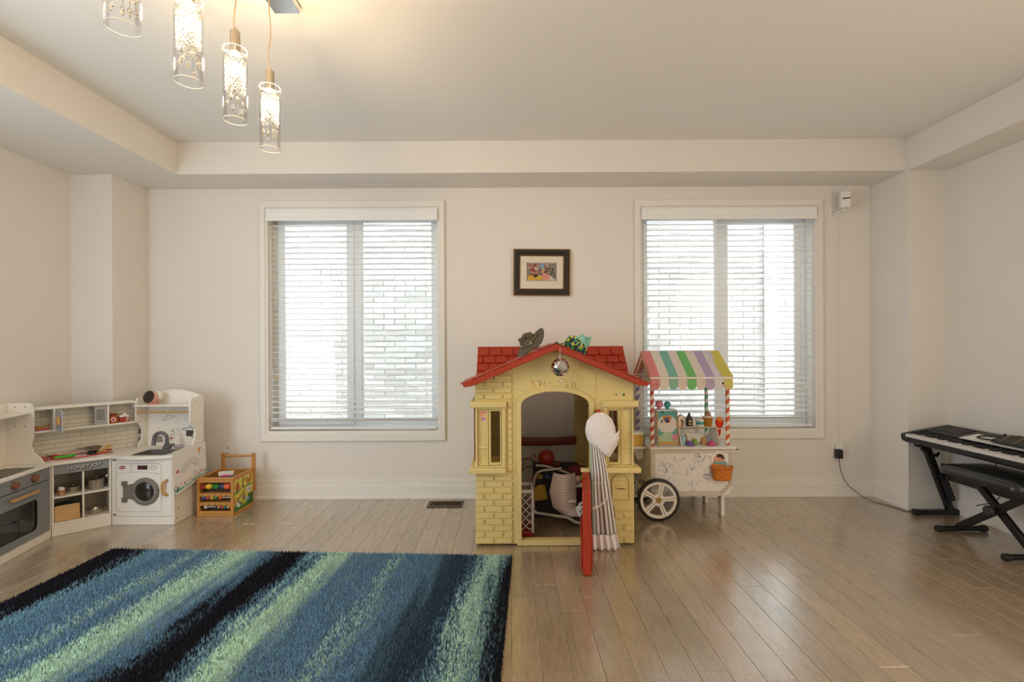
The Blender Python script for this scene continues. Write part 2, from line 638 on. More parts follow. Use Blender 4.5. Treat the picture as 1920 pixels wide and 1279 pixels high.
q.l(r.outputs[0], mx.inputs[6]); q.l(nz.outputs['Fac'], mx.inputs[7]); q.l(mx.outputs[2], q.b.inputs['Base Color'])
bp = q.n('ShaderNodeBump', Strength=.5, Distance=.004); q.l(nz.outputs['Fac'], bp.inputs['Height']); q.l(bp.outputs['Normal'], q.b.inputs['Normal'])
q.b.inputs['Roughness'].default_value = .9
BT = q.m
rb = random.Random(5)
spots = []
row = 0
z = 0.10
while z < 2.95:
    for x0, x1 in ((-2.85, -0.6), (1.3, 3.45)):
        x = x0 - (0.115 if row % 2 else 0)
        while x < x1:
            spots.append((x + .11, z + .027))
            x += 0.23
    z += 0.061
    row += 1
spots.sort(key=lambda s: (s[0] - (-1.65 if s[0] < .4 else 2.3)) ** 2 + .55 * (s[1] - 1.45) ** 2)
bb = MB()
def brick_shape(b, cx, cz, hx=.1095, hz=.0262):
    j = lambda: rb.uniform(-.002, .002)
    return b.plate([(cx - hx + j(), cz - hz + j()), (cx + hx + j(), cz - hz + j()), (cx + hx + j(), cz + hz + j()), (cx - hx + j(), cz + hz + j())], [], YN - .008 + j() * 2, YN + .01)
bricks = []
for k in range(6):
    m_ = MB(); brick_shape(m_, 0, 0); bricks.append(m_.mesh('brick', BT, smooth=False))
for i, (x, z) in enumerate(spots):
    if i < 300:
        o = bpy.data.objects.new('brick', bricks[i % 6]); C.objects.link(o); o.parent = nb; o.location = (x, 0, z)
    else:
        brick_shape(bb, x, z)
bb.build('brick_courses', BT, nb, kind='stuff', smooth=False)
b = MB(); b.box(2.78, 2.89, YN - .10, YN - .022, -.4, 5.5)
b.box(2.775, 2.895, YN - .105, YN - .022, 2.2, 2.26)
o = b.build('downspout', mat('white_aluminium', '#F4F6F8', .4), bevel=.012)
tag(o, 'white downspout on the pale brick wall outside the right window', 'downspout')
b = MB(); b.box(-6, 6, YB + .18, YN, -.6, -.45)
struct(b.build('trim_5', mat('gravel_path', '#B9B4AC', .95, var=.2, scale=60), smooth=False))

# ------------------------------------------------------------------ blinds
def blind(q, label, wand_x, wand_z, tilt, bunch):
    x0, x1, z0, z1 = q
    t = thing('window_blind', label, 'blind', ((x0 + x1) / 2, YB, z0), group='window blinds')
    v = MB(); v.box(x0 - .004, x1 + .004, YB - .036, YB - .024, z1 - .088, z1 + .004)
    v.box(x0 - .004, x1 + .004, YB - .042, YB - .036, z1 - .088, z1 - .058)
    v.box(x0 - .004, x1 + .004, YB - .040, YB - .036, z1 - .012, z1 + .004)
    for xe in (x0 - .004, x1 - .004): v.box(xe, xe + .008, YB - .026, YB + .03, z1 - .088, z1 - .004)
    v.build('valance', BLIND, t, bevel=.003, smooth=False)
    h = MB(); h.box(x0 + .012, x1 - .012, YB - .002, YB + .052, z1 - .055, z1 - .004)
    h.build('headrail', BLIND, t, bevel=.002, smooth=False)
    n = int((z1 - .10 - z0 - .075) / .0437)
    sl = MB()
    pts = [(-.025, -.0006), (-.012, .0009), (0, .0014), (.012, .0009), (.025, -.0006), (.025, .0016), (.012, .0031), (0, .0036), (-.012, .0031), (-.025, .0016)]
    L = x1 - x0 - .022
    sl.plate(pts, [], -L / 2, L / 2, 'x')
    me = sl.mesh('slat', BLIND, smooth=False)
    for k in range(n):
        zz = z1 - .115 - .0437 * k
        a = tilt(k / (n - 1))
        o = bpy.data.objects.new('slat', me); C.objects.link(o); o.parent = t
        o.location = (0, .028, zz - z0); o.rotation_euler = (a, 0, 0)
    zb = z1 - .115 - .0437 * n
    for k in range(bunch):
        o = bpy.data.objects.new('slat', me); C.objects.link(o); o.parent = t
        o.location = (0, .028, zb - z0 - .004 - .005 * k)
        zb_ = zb - .005 * k
    rl = MB(); rl.box(x0 + .011, x1 - .011, YB + .002, YB + .054, z0 + .012, z0 + .030)
    rl.build('bottom_rail', BLIND, t, bevel=.004)
    for fx in (.10, .40, .70, .92) if q is W1 else (.10, .29, .62, .85):
        cx = x0 + (x1 - x0) * fx
        c = MB()
        for dy in (.001, .055): c.cyl((cx, YB + dy, z1 - .05), (cx, YB + dy, z0 + .02), .0008, n=5)
        c.build('ladder_cord', BLIND, t)
    wd = MB(); wd.cyl((wand_x, YB - .022, z1 - .07), (wand_x, YB - .022, wand_z), .0022 if q is W1 else .0012, n=8)
    wd.build('tilt_wand' if q is W1 else 'pull_cord', WOOD if q is W1 else BLIND, t)
    for k in range(2):
        ts = MB(); cx = wand_x + (.022 if q is W1 else -.006) + .016 * k
        ts.lathe([(.003, .018), (.006, .012), (.0085, -.006), (.008, -.012), (0.001, -.013)], 10, (cx, YB - .018, wand_z - (.075 if q is W1 else .006) + .012 * k))
        ts.build('tassel', mat('tassel_beige', '#CDBBA0', .5) if q is W1 else BLIND, t)
    return t

blind(W1, 'white slatted blind in the left window between toy kitchen and playhouse', -1.858, 1.03, lambda f: 0.0 if f < .93 else .12, 5)
blind(W2, 'white slatted blind in the right window behind the toy ice cream cart', 2.346, 0.87, lambda f: 0.02 + .30 * max(0, f - .3), 3)

# ------------------------------------------------------------------ rug
def rug_material():
    q = NT('rug_pile')
    tc = q.n('ShaderNodeTexCoord')
    sp = q.n('ShaderNodeSeparateXYZ'); q.l(tc.outputs['Object'], sp.inputs[0])
    # slow wander of the streaks along their length
    mp = q.n('ShaderNodeMapping'); mp.inputs['Scale'].default_value = (1.6, .75, 1)
    q.l(tc.outputs['Object'], mp.inputs['Vector'])
    n1 = q.n('ShaderNodeTexNoise', Scale=1.3, Detail=2.0); q.l(mp.outputs[0], n1.inputs['Vector'])
    mp2 = q.n('ShaderNodeMapping'); mp2.inputs['Scale'].default_value = (13, 1.3, 1)
    q.l(tc.outputs['Object'], mp2.inputs['Vector'])
    n2 = q.n('ShaderNodeTexNoise', Scale=1.5, Detail=3.0); q.l(mp2.outputs[0], n2.inputs['Vector'])
    n3 = q.n('ShaderNodeTexWhiteNoise')
    sn = q.n('ShaderNodeVectorMath', operation='SNAP'); sn.inputs[1].default_value = (.006, .006, 1)
    q.l(tc.outputs['Object'], sn.inputs[0]); q.l(sn.outputs[0], n3.inputs['Vector'])

    def ma(op, a, b, c=None):
        m = q.n('ShaderNodeMath', operation=op)
        for i, v in enumerate((a, b, c)):
            if v is None: continue
            if isinstance(v, (int, float)): m.inputs[i].default_value = v
            else: q.l(v, m.inputs[i])
        return m.outputs[0]
    X = sp.outputs['X']; Y = sp.outputs['Y']
    x = ma('MULTIPLY_ADD', n1.outputs['Fac'], .24, ma('MULTIPLY_ADD', Y, -.07, X))
    x = ma('MULTIPLY_ADD', n2.outputs['Fac'], .24, x)
    x = ma('MULTIPLY_ADD', n3.outputs['Value'], .10, x)
    x = ma('ADD', x, -.29)
    f = ma('DIVIDE', ma('ADD', x, 2.36), 2.36)
    r = q.n('ShaderNodeValToRGB'); cr = r.color_ramp
    BLK, NVY, BLU, TEA, GRN = H('#26262E'), H('#425568'), H('#7095AF'), H('#82ABBC'), H('#C2DFCB')
    st = [(-2.36, BLK), (-2.16, BLK), (-2.11, TEA), (-1.98, BLU), (-1.87, BLU), (-1.83, GRN), (-1.80, BLU), (-1.70, BLU), (-1.625, GRN), (-1.53, GRN), (-1.44, BLU),
          (-1.37, BLU), (-1.33, BLK), (-1.15, BLK), (-1.10, BLU), (-1.06, TEA), (-1.02, GRN), (-.95, GRN), (-.88, BLU), (-.66, BLU), (-.63, GRN), (-.60, BLU), (-.45, BLU), (-.36, NVY), (-.22, NVY), (-.17, BLU), (-.12, GRN), (-.08, GRN), (-.05, TEA), (0.0, BLK)]
    st = st[:32]
    cr.elements[0].position = 0; cr.elements[0].color = st[0][1]
    cr.elements[1].position = 1; cr.elements[1].color = st[-1][1]
    for p, c in st[1:-1]:
        e_ = cr.elements.new((p + 2.36) / 2.36); e_.color = c
    q.l(f, r.inputs[0])
    hv = q.n('ShaderNodeHueSaturation', Saturation=1.0)
    q.l(ma('MULTIPLY_ADD', n3.outputs['Value'], .7, .65), hv.inputs['Value'])
    q.l(r.outputs[0], hv.inputs['Color'])
    q.l(hv.outputs[0], q.b.inputs['Base Color'])
    q.b.inputs['Roughness'].default_value = .95
    q.b.inputs['Specular IOR Level'].default_value = .1
    return q.m


RUGM = rug_material()
# local frame: origin at the far right corner, x to the right, y away from the camera
rug = thing('area_rug', 'shaggy blue, black and mint streaked rug lying on the wooden floor', 'rug', (0.012, 2.72, 0), math.radians(-2.8), world=False)
b = MB(); b.box(-2.36, 0, -3.1, 0, 0.0005, .010)
b.build('backing', RUGM, rug, bevel=.003)
rr = random.Random(3)
vs = []; fs = []
def tuft(x, y, ln=None):
    l_ = ln or rr.uniform(.011, .020)
    a = rr.uniform(0, 2 * PI); r_ = rr.uniform(.0034, .0052)
    tx = x + rr.uniform(-.006, .006); ty = y + rr.uniform(-.006, .006)
    o = len(vs)
    for k in range(3):
        t = a + 2.094 * k
        vs.append((x + r_ * math.cos(t), y + r_ * math.sin(t), .008))
    vs.append((tx, ty, .009 + l_))
    fs.extend([(o, o + 1, o + 3), (o + 1, o + 2, o + 3), (o + 2, o, o + 3)])
st = .0066
yy = -.002
while yy > -1.45:
    xx = -2.358
    while xx < 0.0:
        tuft(xx + rr.uniform(-.003, .003), yy + rr.uniform(-.003, .003))
        xx += st
    yy -= st
me = bpy.data.meshes.new('pile'); me.from_pydata(vs, [], fs); me.materials.append(RUGM); me.update()
o = bpy.data.objects.new('pile', me); C.objects.link(o); o.parent = rug; o['kind'] = 'stuff'

# ------------------------------------------------------------------ pendant light
PGLASS = mat_clear('lamp_glass', '#FFFFFF', base=.0)
q = NT('crystal'); q.t.nodes.remove(q.b)
a_ = q.n('ShaderNodeBsdfTransparent', Color=(1, 1, 1, 1)); g_ = q.n('ShaderNodeBsdfGlossy', Roughness=.04); tl = q.n('ShaderNodeBsdfTranslucent', Color=(1, .97, .9, 1))
m1 = q.n('ShaderNodeMixShader'); m1.inputs[0].default_value = .05; q.l(a_.outputs[0], m1.inputs[1]); q.l(tl.outputs[0], m1.inputs[2])
fr = q.n('ShaderNodeLayerWeight', Blend=.35); m2 = q.n('ShaderNodeMixShader'); q.l(fr.outputs['Fresnel'], m2.inputs[0]); q.l(m1.outputs[0], m2.inputs[1]); q.l(g_.outputs[0], m2.inputs[2])
q.l(m2.outputs[0], q.out.inputs['Surface'])
CRYSTAL = q.m
RIMG = mat('painted_rim_glint', '#F4EBDD', .2, var=0)  # opaque pale colour stands in for light caught in the glass edge
RIMG.node_tree.nodes['Principled BSDF'].inputs['Subsurface Weight'].default_value = .0
BULB = mat_emit('lamp_filament', (1.0, .83, .58, 1), 30.0)
CORD = mat('clear_cord', '#B8A07A', .4)
NICKEL = mat('satin_nickel', '#B9AE9C', .3, .9, var=.05)
PX = -.953
PYS = (1.926, 1.681, 1.436, 1.190)
ch = thing('pendant_lamp', 'chrome pendant lamp with four clear glass cylinders full of crystals, hanging from the ceiling', 'lamp', (PX, 1.55, ZC))
b = MB(); b.box(PX - .056, PX + .056, .95, 2.085, ZC - .035, ZC - .0005)
b.build('canopy', CHROME, ch, bevel=.004)
rc = random.Random(11)
def pendant(y):
    zt, zb, R_ = 2.246, 1.998, .039
    c = MB()
    pts = [(PX + .004 * math.sin(k * .9 + y * 5), y + .003 * math.sin(k * 1.3), ZC - .034 - (ZC - .034 - 2.318) * k / 10) for k in range(11)]
    c.tube(pts, .0024, 6)
    c.build('cord', CORD, ch)
    s = MB(); s.lathe([(.001, 2.322), (.006, 2.321), (.007, 2.312), (.0155, 2.310), (.0165, 2.305), (.0165, 2.236), (.013, 2.232), (.001, 2.231)], 20, (PX, y, 0))
    so = s.build('socket', NICKEL, ch)
    for a in (0, PI / 2):
        r = MB(); d = Vector((math.cos(a + .5), math.sin(a + .5), 0)) * .046
        p0 = Vector((PX, y, 2.238)); r.cyl(p0 - d, p0 + d, .0012, n=6); r.build('support_rod', NICKEL, so)
    g = MB()
    g.lathe([(R_, zb), (R_, zt), (R_ - .0028, zt), (R_ - .0028, zb), (R_, zb)], 40, (PX, y, 0))
    go = g.build('glass_shade', PGLASS, ch, angle=60)
    for zr_ in (zb, zt):
        g = MB(); g.tube([(PX + (R_ - .0014) * math.cos(2 * PI * k_ / 40), y + (R_ - .0014) * math.sin(2 * PI * k_ / 40), zr_) for k_ in range(40)], .0011, 5, closed=True)
        g.build('rim_glint', RIMG, go)
    k = MB()
    for j in range(16):
        zz = 2.210 - j * .0085
        m = 15
        for i in range(m):
            if j > 11 and rc.random() < .25 * (j - 11): continue
            a = 2 * PI * (i + .5 * (j % 2)) / m + rc.uniform(-.06, .06)
            r_ = .0285 + rc.uniform(-.001, .001)
            k.ball((PX + r_ * math.cos(a), y + r_ * math.sin(a), zz + rc.uniform(-.002, .002)), rc.uniform(.0040, .0058), 6, 4)
    for i in range(8):
        a = 2 * PI * i / 8 + rc.uniform(-.2, .2); ln = rc.uniform(.012, .05)
        p = (PX + .027 * math.cos(a), y + .027 * math.sin(a), 2.09)
        k.cyl(p, (p[0], p[1], 2.09 - ln), .0005, n=4)
        k.lathe([(.001, .012), (.006, .004), (.0045, -.006), (.001, -.014)], 6, (p[0], p[1], 2.085 - ln))
    k.build('crystal_beads', CRYSTAL, ch, kind='stuff', smooth=False)
    bb = MB(); bb.ball((PX, y, 2.175), .011, 12, 8, (1, 1, 2.2))
    bb.build('bulb', BULB, so)
    l = bpy.data.lights.new('bulb_light', 'POINT'); l.energy = 23; l.color = (1.0, .70, .38); l.shadow_soft_size = .02
    lo = bpy.data.objects.new('bulb_light', l); C.objects.link(lo); lo.location = (PX, y, 2.175)
for y in PYS: pendant(y)

# ------------------------------------------------------------------ picture on the wall
FRAME = mat('dark_frame', '#2B211B', .35, var=.2, scale=60)
GOLD = mat('antique_gold', '#8A6A36', .35, .6, var=.2, scale=90)
pf = thing('picture_frame', 'dark framed family photograph with cream mat on the wall between the windows', 'picture', (.262, YB, 1.78))
pc = Matrix.Translation((.262, 0, 1.780)) @ Matrix.Rotation(.012, 4, 'Y') @ Matrix.Translation((-.262, 0, -1.780))
def rect(cx, cz, w, h): return [(cx - w / 2, cz - h / 2), (cx + w / 2, cz - h / 2), (cx + w / 2, cz + h / 2), (cx - w / 2, cz + h / 2)]
for nm, m_, wo, wi, y0 in (('outer_moulding', GOLD, 0, .010, .026), ('frame', FRAME, .008, .032, .034), ('inner_moulding', FRAME, .030, .050, .024), ('gilt_slip', GOLD, .046, .056, .020)):
    b = MB(); b.M = pc
    b.plate(rect(.262, 1.78, .447 - 2 * wo, .367 - 2 * wo), [rect(.262, 1.78, .447 - 2 * wi, .367 - 2 * wi)], YB - y0, YB - .001)
    b.build(nm, m_, pf, bevel=.003, smooth=False)
b = MB(); b.M = pc
b.plate(rect(.262, 1.78, .340, .262), [rect(.262, 1.785, .236, .146)], YB - .014, YB - .010)
b.build('mat_board', mat('cream_mat', '#EFE6D2', .8, var=.02), pf, bevel=.001, smooth=False)
def hx(h): return H(h)
def ell(u, v, cu, cv, a, c): return ((u - cu) / a) ** 2 + ((v - cv) / c) ** 2 < 1
def rnd2(i, j, s=0):
    h = math.sin(i * 127.1 + j * 311.7 + s * 74.7) * 43758.5453
    return h - math.floor(h)
def photo(u, v):
    i, j = int(u * 26), int(v * 16)
    n = rnd2(i, j)
    c = hx(['#6B5550', '#8C7A72', '#B7A59A', '#4A3F3D', '#9B4C46', '#C9BDB4', '#7D8A78', '#5A6A70'][int(n * 8)])
    if v > .62 and u < .42: c = hx('#8E3A36' if n > .55 else '#B8A49B')
    if ell(u, v, .52, .85, .07, .2): c = hx('#8FB0D0')
    if u > .68 and v < .35 and v < (.95 - u) * 1.6 + .2: c = hx('#DCD6CF')
    if abs((v - .1) - (1 - u) * 1.2) < .035 and u > .66: c = hx('#2A2A30')
    if ell(u, v, .56, .52, .07, .17): c = hx('#D9A27E') if v < .6 else hx('#E0B040')
    if ell(u, v, .66, .2, .14, .22): c = hx('#E8A090')
    if ell(u, v, .65, .38, .06, .13): c = hx('#DDA184')
    if ell(u, v, .65, .47, .07, .09) and v > .45: c = hx('#5B3A2C')
    if v < .30 and u < .52 and v < .34 - abs(u - .26) * .35: c = hx('#E2B93B')
    if ell(u, v, .27, .44, .10, .2): c = hx('#C98D6C')
    if ell(u, v, .28, .3, .085, .14) and v < .36: c = hx('#3A2A26')
    if ell(u, v, .25, .62, .12, .11): c = hx('#A83230')
    if ell(u, v, .31, .66, .06, .08): c = hx('#EDEDE6')
    if ell(u, v, .31, .66, .025, .03): c = hx('#2F4A3A')
    return c
b = MB(); b.M = pc
b.sheet(lambda u, v: (.262 - .110 + .220 * u, YB - .009, 1.785 - .066 + .132 * v), 52, 32, photo)
b.build('photograph', PAINT, pf, smooth=False)
b = MB(); b.M = pc; b.box(.262 - .168, .262 + .168, YB - .0175, YB - .0165, 1.78 - .128, 1.78 + .128)
b.build('picture_glass', mat_clear('picture_glass', '#FFFFFF', base=0.0), pf, smooth=False)

# ------------------------------------------------------------------ outlets, cable, wall sensor, vent
PLATE = mat('outlet_white', '#EFEDE8', .4)
def outlet(name, label, x, z, w=.072, h=.116):
    t = thing(name, label, 'outlet', (x, YB, z - h / 2), group='white wall outlets')
    b = MB(); b.box(x - w / 2, x + w / 2, YB - .006, YB - .0005, z - h / 2, z + h / 2); b.build('cover_plate', PLATE, t, bevel=.003)
    for dz in (.024, -.024):
        b = MB(); b.box(x - .017, x + .017, YB - .009, YB - .005, z + dz - .015, z + dz + .015); s = b.build('socket', PLATE, t, bevel=.003)
        d = MB()
        for dx in (-.007, .007): d.box(x + dx - .0014, x + dx + .0014, YB - .0096, YB - .008, z + dz - .002, z + dz + .009)
        d.cyl((x, YB - .0096, z + dz - .008), (x, YB - .008, z + dz - .008), .003, n=8)
        d.build('slots', DARK, s, smooth=False)
    return t
outlet('wall_outlet', 'white wall outlet behind the handle of the wooden activity cart', -2.222, .388)
outlet('wall_outlet', 'white wall outlet below the cable channel, with a black plug in it', 2.588, .372)
t = thing('power_adapter', 'black plug adapter in the right outlet with thin black cable running along the floor', 'adapter', (2.588, YB, .31))
b = MB(); b.box(2.564, 2.612, YB - .047, YB - .0095, .305, .372); b.build('plug', BLACKP, t, bevel=.004)
pts = [(2.590, 3.768, .307), (2.590, 3.766, .27), (2.600, 3.763, .2), (2.640, 3.755, .11), (2.70, 3.72, .045), (2.745, 3.66, .010), (2.80, 3.58, .004), (2.83, 3.50, .004), (2.845, 3.44, .004), (2.90, 3.425, .004), (2.98, 3.434, .004), (3.08, 3.438, .004), (3.150, 3.425, .008), (3.166, 3.33, .05), (3.160, 3.24, .11), (3.145, 3.14, .16), (3.145, 3.08, .22), (3.12, 3.06, .32), (3.10, 3.06, .44), (3.10, 3.06, .504)]
def smooth_path(pts, n=6):
    out = []
    P = [Vector(p) for p in pts]
    for i in range(len(P) - 1):
        p0, p1, p2, p3 = P[max(i - 1, 0)], P[i], P[i + 1], P[min(i + 2, len(P) - 1)]
        for k in range(n):
            t_ = k / n
            out.append(.5 * ((2 * p1) + (p2 - p0) * t_ + (2 * p0 - 5 * p1 + 4 * p2 - p3) * t_ ** 2 + (3 * p1 - p0 - 3 * p2 + p3) * t_ ** 3))
    out.append(P[-1])
    return out
b = MB(); b.tube(smooth_path(pts), .0026, 6); b.build('cable', BLACKP, t)
t = thing('usb_charger', 'small white charger in the upper socket of the right outlet', 'charger', (2.592, YB, .38))
b = MB(); b.box(2.566, 2.622, YB - .040, YB - .0095, .380, .418); b.build('body', PLATE, t, bevel=.004)
b = MB(); b.box(2.602, 2.612, YB - .006, YB - .0005, .432, 2.205)
tag(b.build('cable_channel', TRIM, bevel=.002), 'thin white cable channel running down the wall to the right outlet', 'cable channel')
t = thing('security_camera', 'small white camera on an angled bracket high beside the right window', 'camera', (2.60, YB, 2.20))
b = MB(); b.box(2.532, 2.556, YB - .012, YB - .0005, 2.205, 2.262); b.beam((2.545, YB - .006, 2.222), (2.625, YB - .085, 2.240), .026, .006); b.cyl((2.612, YB - .07, 2.240), (2.612, YB - .07, 2.262), .009)
b.build('bracket', PLATE, t, bevel=.002)
b = MB(); b.M = Matrix.Translation((2.612, YB - .075, 2.318)) @ Matrix.Rotation(-.35, 4, 'Z')
b.box(-.034, .034, -.032, .036, -.062, .066); b.build('body', PLATE, t, bevel=.009, seg=3)
b = MB(); b.M = Matrix.Translation((2.612, YB - .075, 2.318)) @ Matrix.Rotation(-.35, 4, 'Z')
b.box(-.022, .030, -.0345, -.030, .004, .013); b.build('sensor_slot', BLACKP, t, bevel=.002)

VENT = mat('bronze_vent', '#5A4630', .4, .5, var=.15)
t = thing('floor_register', 'bronze slotted floor vent by the baseboard, left of the playhouse', 'vent', (-.485, 3.645, 0))
b = MB()
b.plate([(-.62, 3.572), (-.35, 3.572), (-.35, 3.718), (-.62, 3.718)], [[(-.598, 3.602), (-.372, 3.602), (-.372, 3.690), (-.598, 3.690)]], .0003, .006, 'z')
b.build('frame', VENT, t, bevel=.002)
b = MB(); b.box(-.60, -.37, 3.60, 3.692, .0002, .0012); b.build('duct', DARK, t, smooth=False)
sm = MB(); sm.beam((0, -.045, .003), (0, .045, .003), .005, .004); sme = sm.mesh('slat', VENT, smooth=False)
for k in range(15):
    o = bpy.data.objects.new('slat', sme); C.objects.link(o); o.parent = t
    o.location = (-.105 + .015 * k, .001, .0); o.rotation_euler = (0, 0, .25 if k < 7 else (-.25 if k > 7 else 0))

# ------------------------------------------------------------------ playhouse
TAN = mat('tan_plastic', '#DDC988', .5, var=.04, scale=8)
TAN2 = mat('tan_plastic_relief', '#DDC988', .52, var=.05, scale=10)
RED = mat('red_plastic', '#A8341B', .42, var=.05, scale=12)
MAROON = mat('maroon_plastic', '#7A2A20', .45, var=.06)
YF = 2.89
CX = .272
HX0, HX1 = -.205, .750
ph = thing('playhouse', 'tan plastic toy playhouse with red shingled roof and an open red door', 'playhouse', (CX, 3.30, 0))
gz = lambda x: 1.178 - .405 * abs(x - CX)
# front wall with door arch and two window slits
door_hole = [(.072, .035), (.483, .035), (.483, .843)] + [(CX + .0055 + .2055 * math.cos(t), .843 + .084 * math.sin(t)) for t in [PI * k / 16 for k in range(1, 16)]] + [(.072, .843)]
slitL = [(-.111, .499), (-.055, .499), (-.055, .811), (-.111, .811)]
mir = lambda lp: [(2 * CX - x, z) for x, z in lp]
slitR = mir(slitL)
mail = [(.646, .335), (.694, .335), (.694, .345), (.646, .345)]
b = MB()
b.plate([(HX0, .012), (.045, .012), (.045, .0), (.51, .0), (.51, .012), (HX1, .012), (HX1, gz(HX1)), (CX, gz(CX)), (HX0, gz(HX0))], [door_hole, slitL, slitR, mail], YF, YF + .035)
b.build('front_wall', TAN, ph, bevel=.004)
# arch moulding
def off_arch(m, zb):
    return [(.072 - m, zb), (.483 + m, zb), (.483 + m, .845)] + [(CX + .0055 + (.2055 + m) * math.cos(t), .845 + (.084 + m) * math.sin(t)) for t in [PI * k / 16 for k in range(1, 16)]] + [(.072 - m, .845)]
b = MB(); b.plate(off_arch(.027, .003), [door_hole], YF - .012, YF + .001); b.build('door_frame', TAN, ph, bevel=.004)
b = MB(); b.box(.066, .489, YF - .006, YF + .045, .004, .034); b.build('threshold', TAN, ph, bevel=.004)
b = MB()
for x in (.021, CX * 2 - .021):
    b.box(x - .0015, x + .0015, YF - .003, YF + .001, .01, gz(x) - .01)
b.build('seam_rib', TAN, ph)
# bricks, each a raised piece
bm_ = {}
def brick(x0, x1, z0, z1, dy=.010):
    key = (round(x1 - x0, 3), round(z1 - z0, 3))
    if key not in bm_:
        w_, h_ = key
        m_ = MB()
        i_ = .004
        vs = [(-w_ / 2, 0, -h_ / 2), (w_ / 2, 0, -h_ / 2), (w_ / 2, 0, h_ / 2), (-w_ / 2, 0, h_ / 2), (-w_ / 2 + i_, -dy, -h_ / 2 + i_), (w_ / 2 - i_, -dy, -h_ / 2 + i_), (w_ / 2 - i_, -dy, h_ / 2 - i_), (-w_ / 2 + i_, -dy, h_ / 2 - i_)]
        m_.add(vs, [(0, 1, 5, 4), (1, 2, 6, 5), (2, 3, 7, 6), (3, 0, 4, 7), (4, 5, 6, 7)])
        bm_[key] = m_.mesh('brick', TAN2, smooth=False)
    o = bpy.data.objects.new('brick', bm_[key]); C.objects.link(o); o.parent = ph
    o.location = (x0 / 2 + x1 / 2 - CX, YF - 3.30 + .0005, z0 / 2 + z1 / 2)
def brick_rows(x0, x1, z0, n, h, unit, top=None, gap=.0075, ph_=0):
    for r in range(n):
        za, zb = z0 + r * h, z0 + (r + 1) * h - gap
        x = x0 - (unit / 2 if (r + ph_) % 2 else 0)
        while x < x1 - .004:
            a, c = max(x, x0), min(x + unit - gap, x1)
            if c - a > .012 and (top is None or zb < top((a + c) / 2) + .022): brick(round(a, 3), round(c, 3), round(za, 4), round(zb, 4))
            x += unit
brick_rows(-.201, .019, .014, 11, .0378, .112)
brick_rows(-.201, .019, .882, 6, .0378, .112, lambda x: gz(x) - .02, ph_=1)
for k in range(10): brick(-.010, .018, .446 + k * .0432, .446 + k * .0432 + .036)
brick_rows(.630, .746, .014, 5, .0378, .112, ph_=1)
# ledges, window surrounds and shutters, both sides
for sgn in (1, -1):
    T = (lambda x: x) if sgn == 1 else (lambda x: 2 * CX - x)
    b = MB(); b.box(T(-.232), T(-.015), YF - .030, YF + .3, .833, .872); b.build('window_lintel', TAN, ph, bevel=.006)
    b = MB(); b.box(T(-.240), T(-.022), YF - .042, YF + .3, .441, .474); b.build('window_ledge', TAN, ph, bevel=.006)
    b = MB()
    o_ = [(T(-.198), .474), (T(-.022), .474), (T(-.022), .834), (T(-.198), .834)]
    i_ = [(T(-.190), .482), (T(-.045), .482), (T(-.045), .822), (T(-.190), .822)]
    b.plate(o_, [i_], YF - .018, YF + .001); b.build('window_surround', TAN, ph, bevel=.004)
    b = MB()
    o_ = [(T(-.122), .488), (T(-.047), .488), (T(-.047), .820), (T(-.122), .820)]
    i_ = [(T(-.111), .499), (T(-.055), .499), (T(-.055), .811), (T(-.111), .811)]
    b.plate(o_, [i_], YF - .009, YF + .001); b.build('window_frame', TAN, ph, bevel=.003)
    s_ = MB()
    s_.plate([(T(-.188), .484), (T(-.126), .484), (T(-.126), .820), (T(-.188), .820)], [[(T(-.180), .494), (T(-.134), .494), (T(-.134), .585), (T(-.180), .585)], [(T(-.180), .595), (T(-.134), .595), (T(-.134), .810), (T(-.180), .810)]], YF - .007, YF + .001)
    sh = s_.build('shutter', TAN, ph, bevel=.003)
    k = MB(); k.cyl((T(-.157), YF - .004, .555), (T(-.157), YF + .001, .555), .007, n=12); k.build('rivet', TAN, sh)
    b = MB(); b.box(HX0 if sgn == 1 else HX1 - .025, HX0 + .025 if sgn == 1 else HX1, YF + .03, 3.70, .012, .965); b.build('side_wall', TAN, ph, bevel=.004)
    # rear corner panels with moulded courses
    b = MB()
    xa, xb = (HX0, -.02) if sgn == 1 else (.497, HX1)
    b.box(xa, xb, 3.67, 3.70, .012, .95)
    b.build('rear_panel', TAN, ph, bevel=.004)
    b = MB()
    for r in range(20):
        if abs(r - 12) < 1: continue
        b.box(xa + .035, xb - .02, 3.662, 3.671, .03 + r * .042, .065 + r * .042)
    b.box(xa, xb, 3.655, 3.671, .52, .555)
    b.build('rear_panel_relief', TAN2, ph, bevel=.003)
# maroon rail across the open back
b = MB(); b.sheet(lambda u, v: (-.05 + u * .56, 3.655, .450 + v * .062 - .010 * math.sin(PI * u)), 16, 1)
b.build('rear_rail', MAROON, ph, solid=.018, bevel=.003)
b = MB()
for dz in (.012, .030, .048): b.cyl((.503, 3.642, .448 + dz), (.503, 3.652, .448 + dz), .006, n=10)
b.build('rail_bolts', MAROON, ph)
# maroon side shutters seen edge-on, behind the slits
for x in (-.216, .690):
    b = MB(); b.box(x, x + .010, YF + .05, YF + .28, .50, .83); b.build('side_shutter', MAROON, ph, bevel=.002)
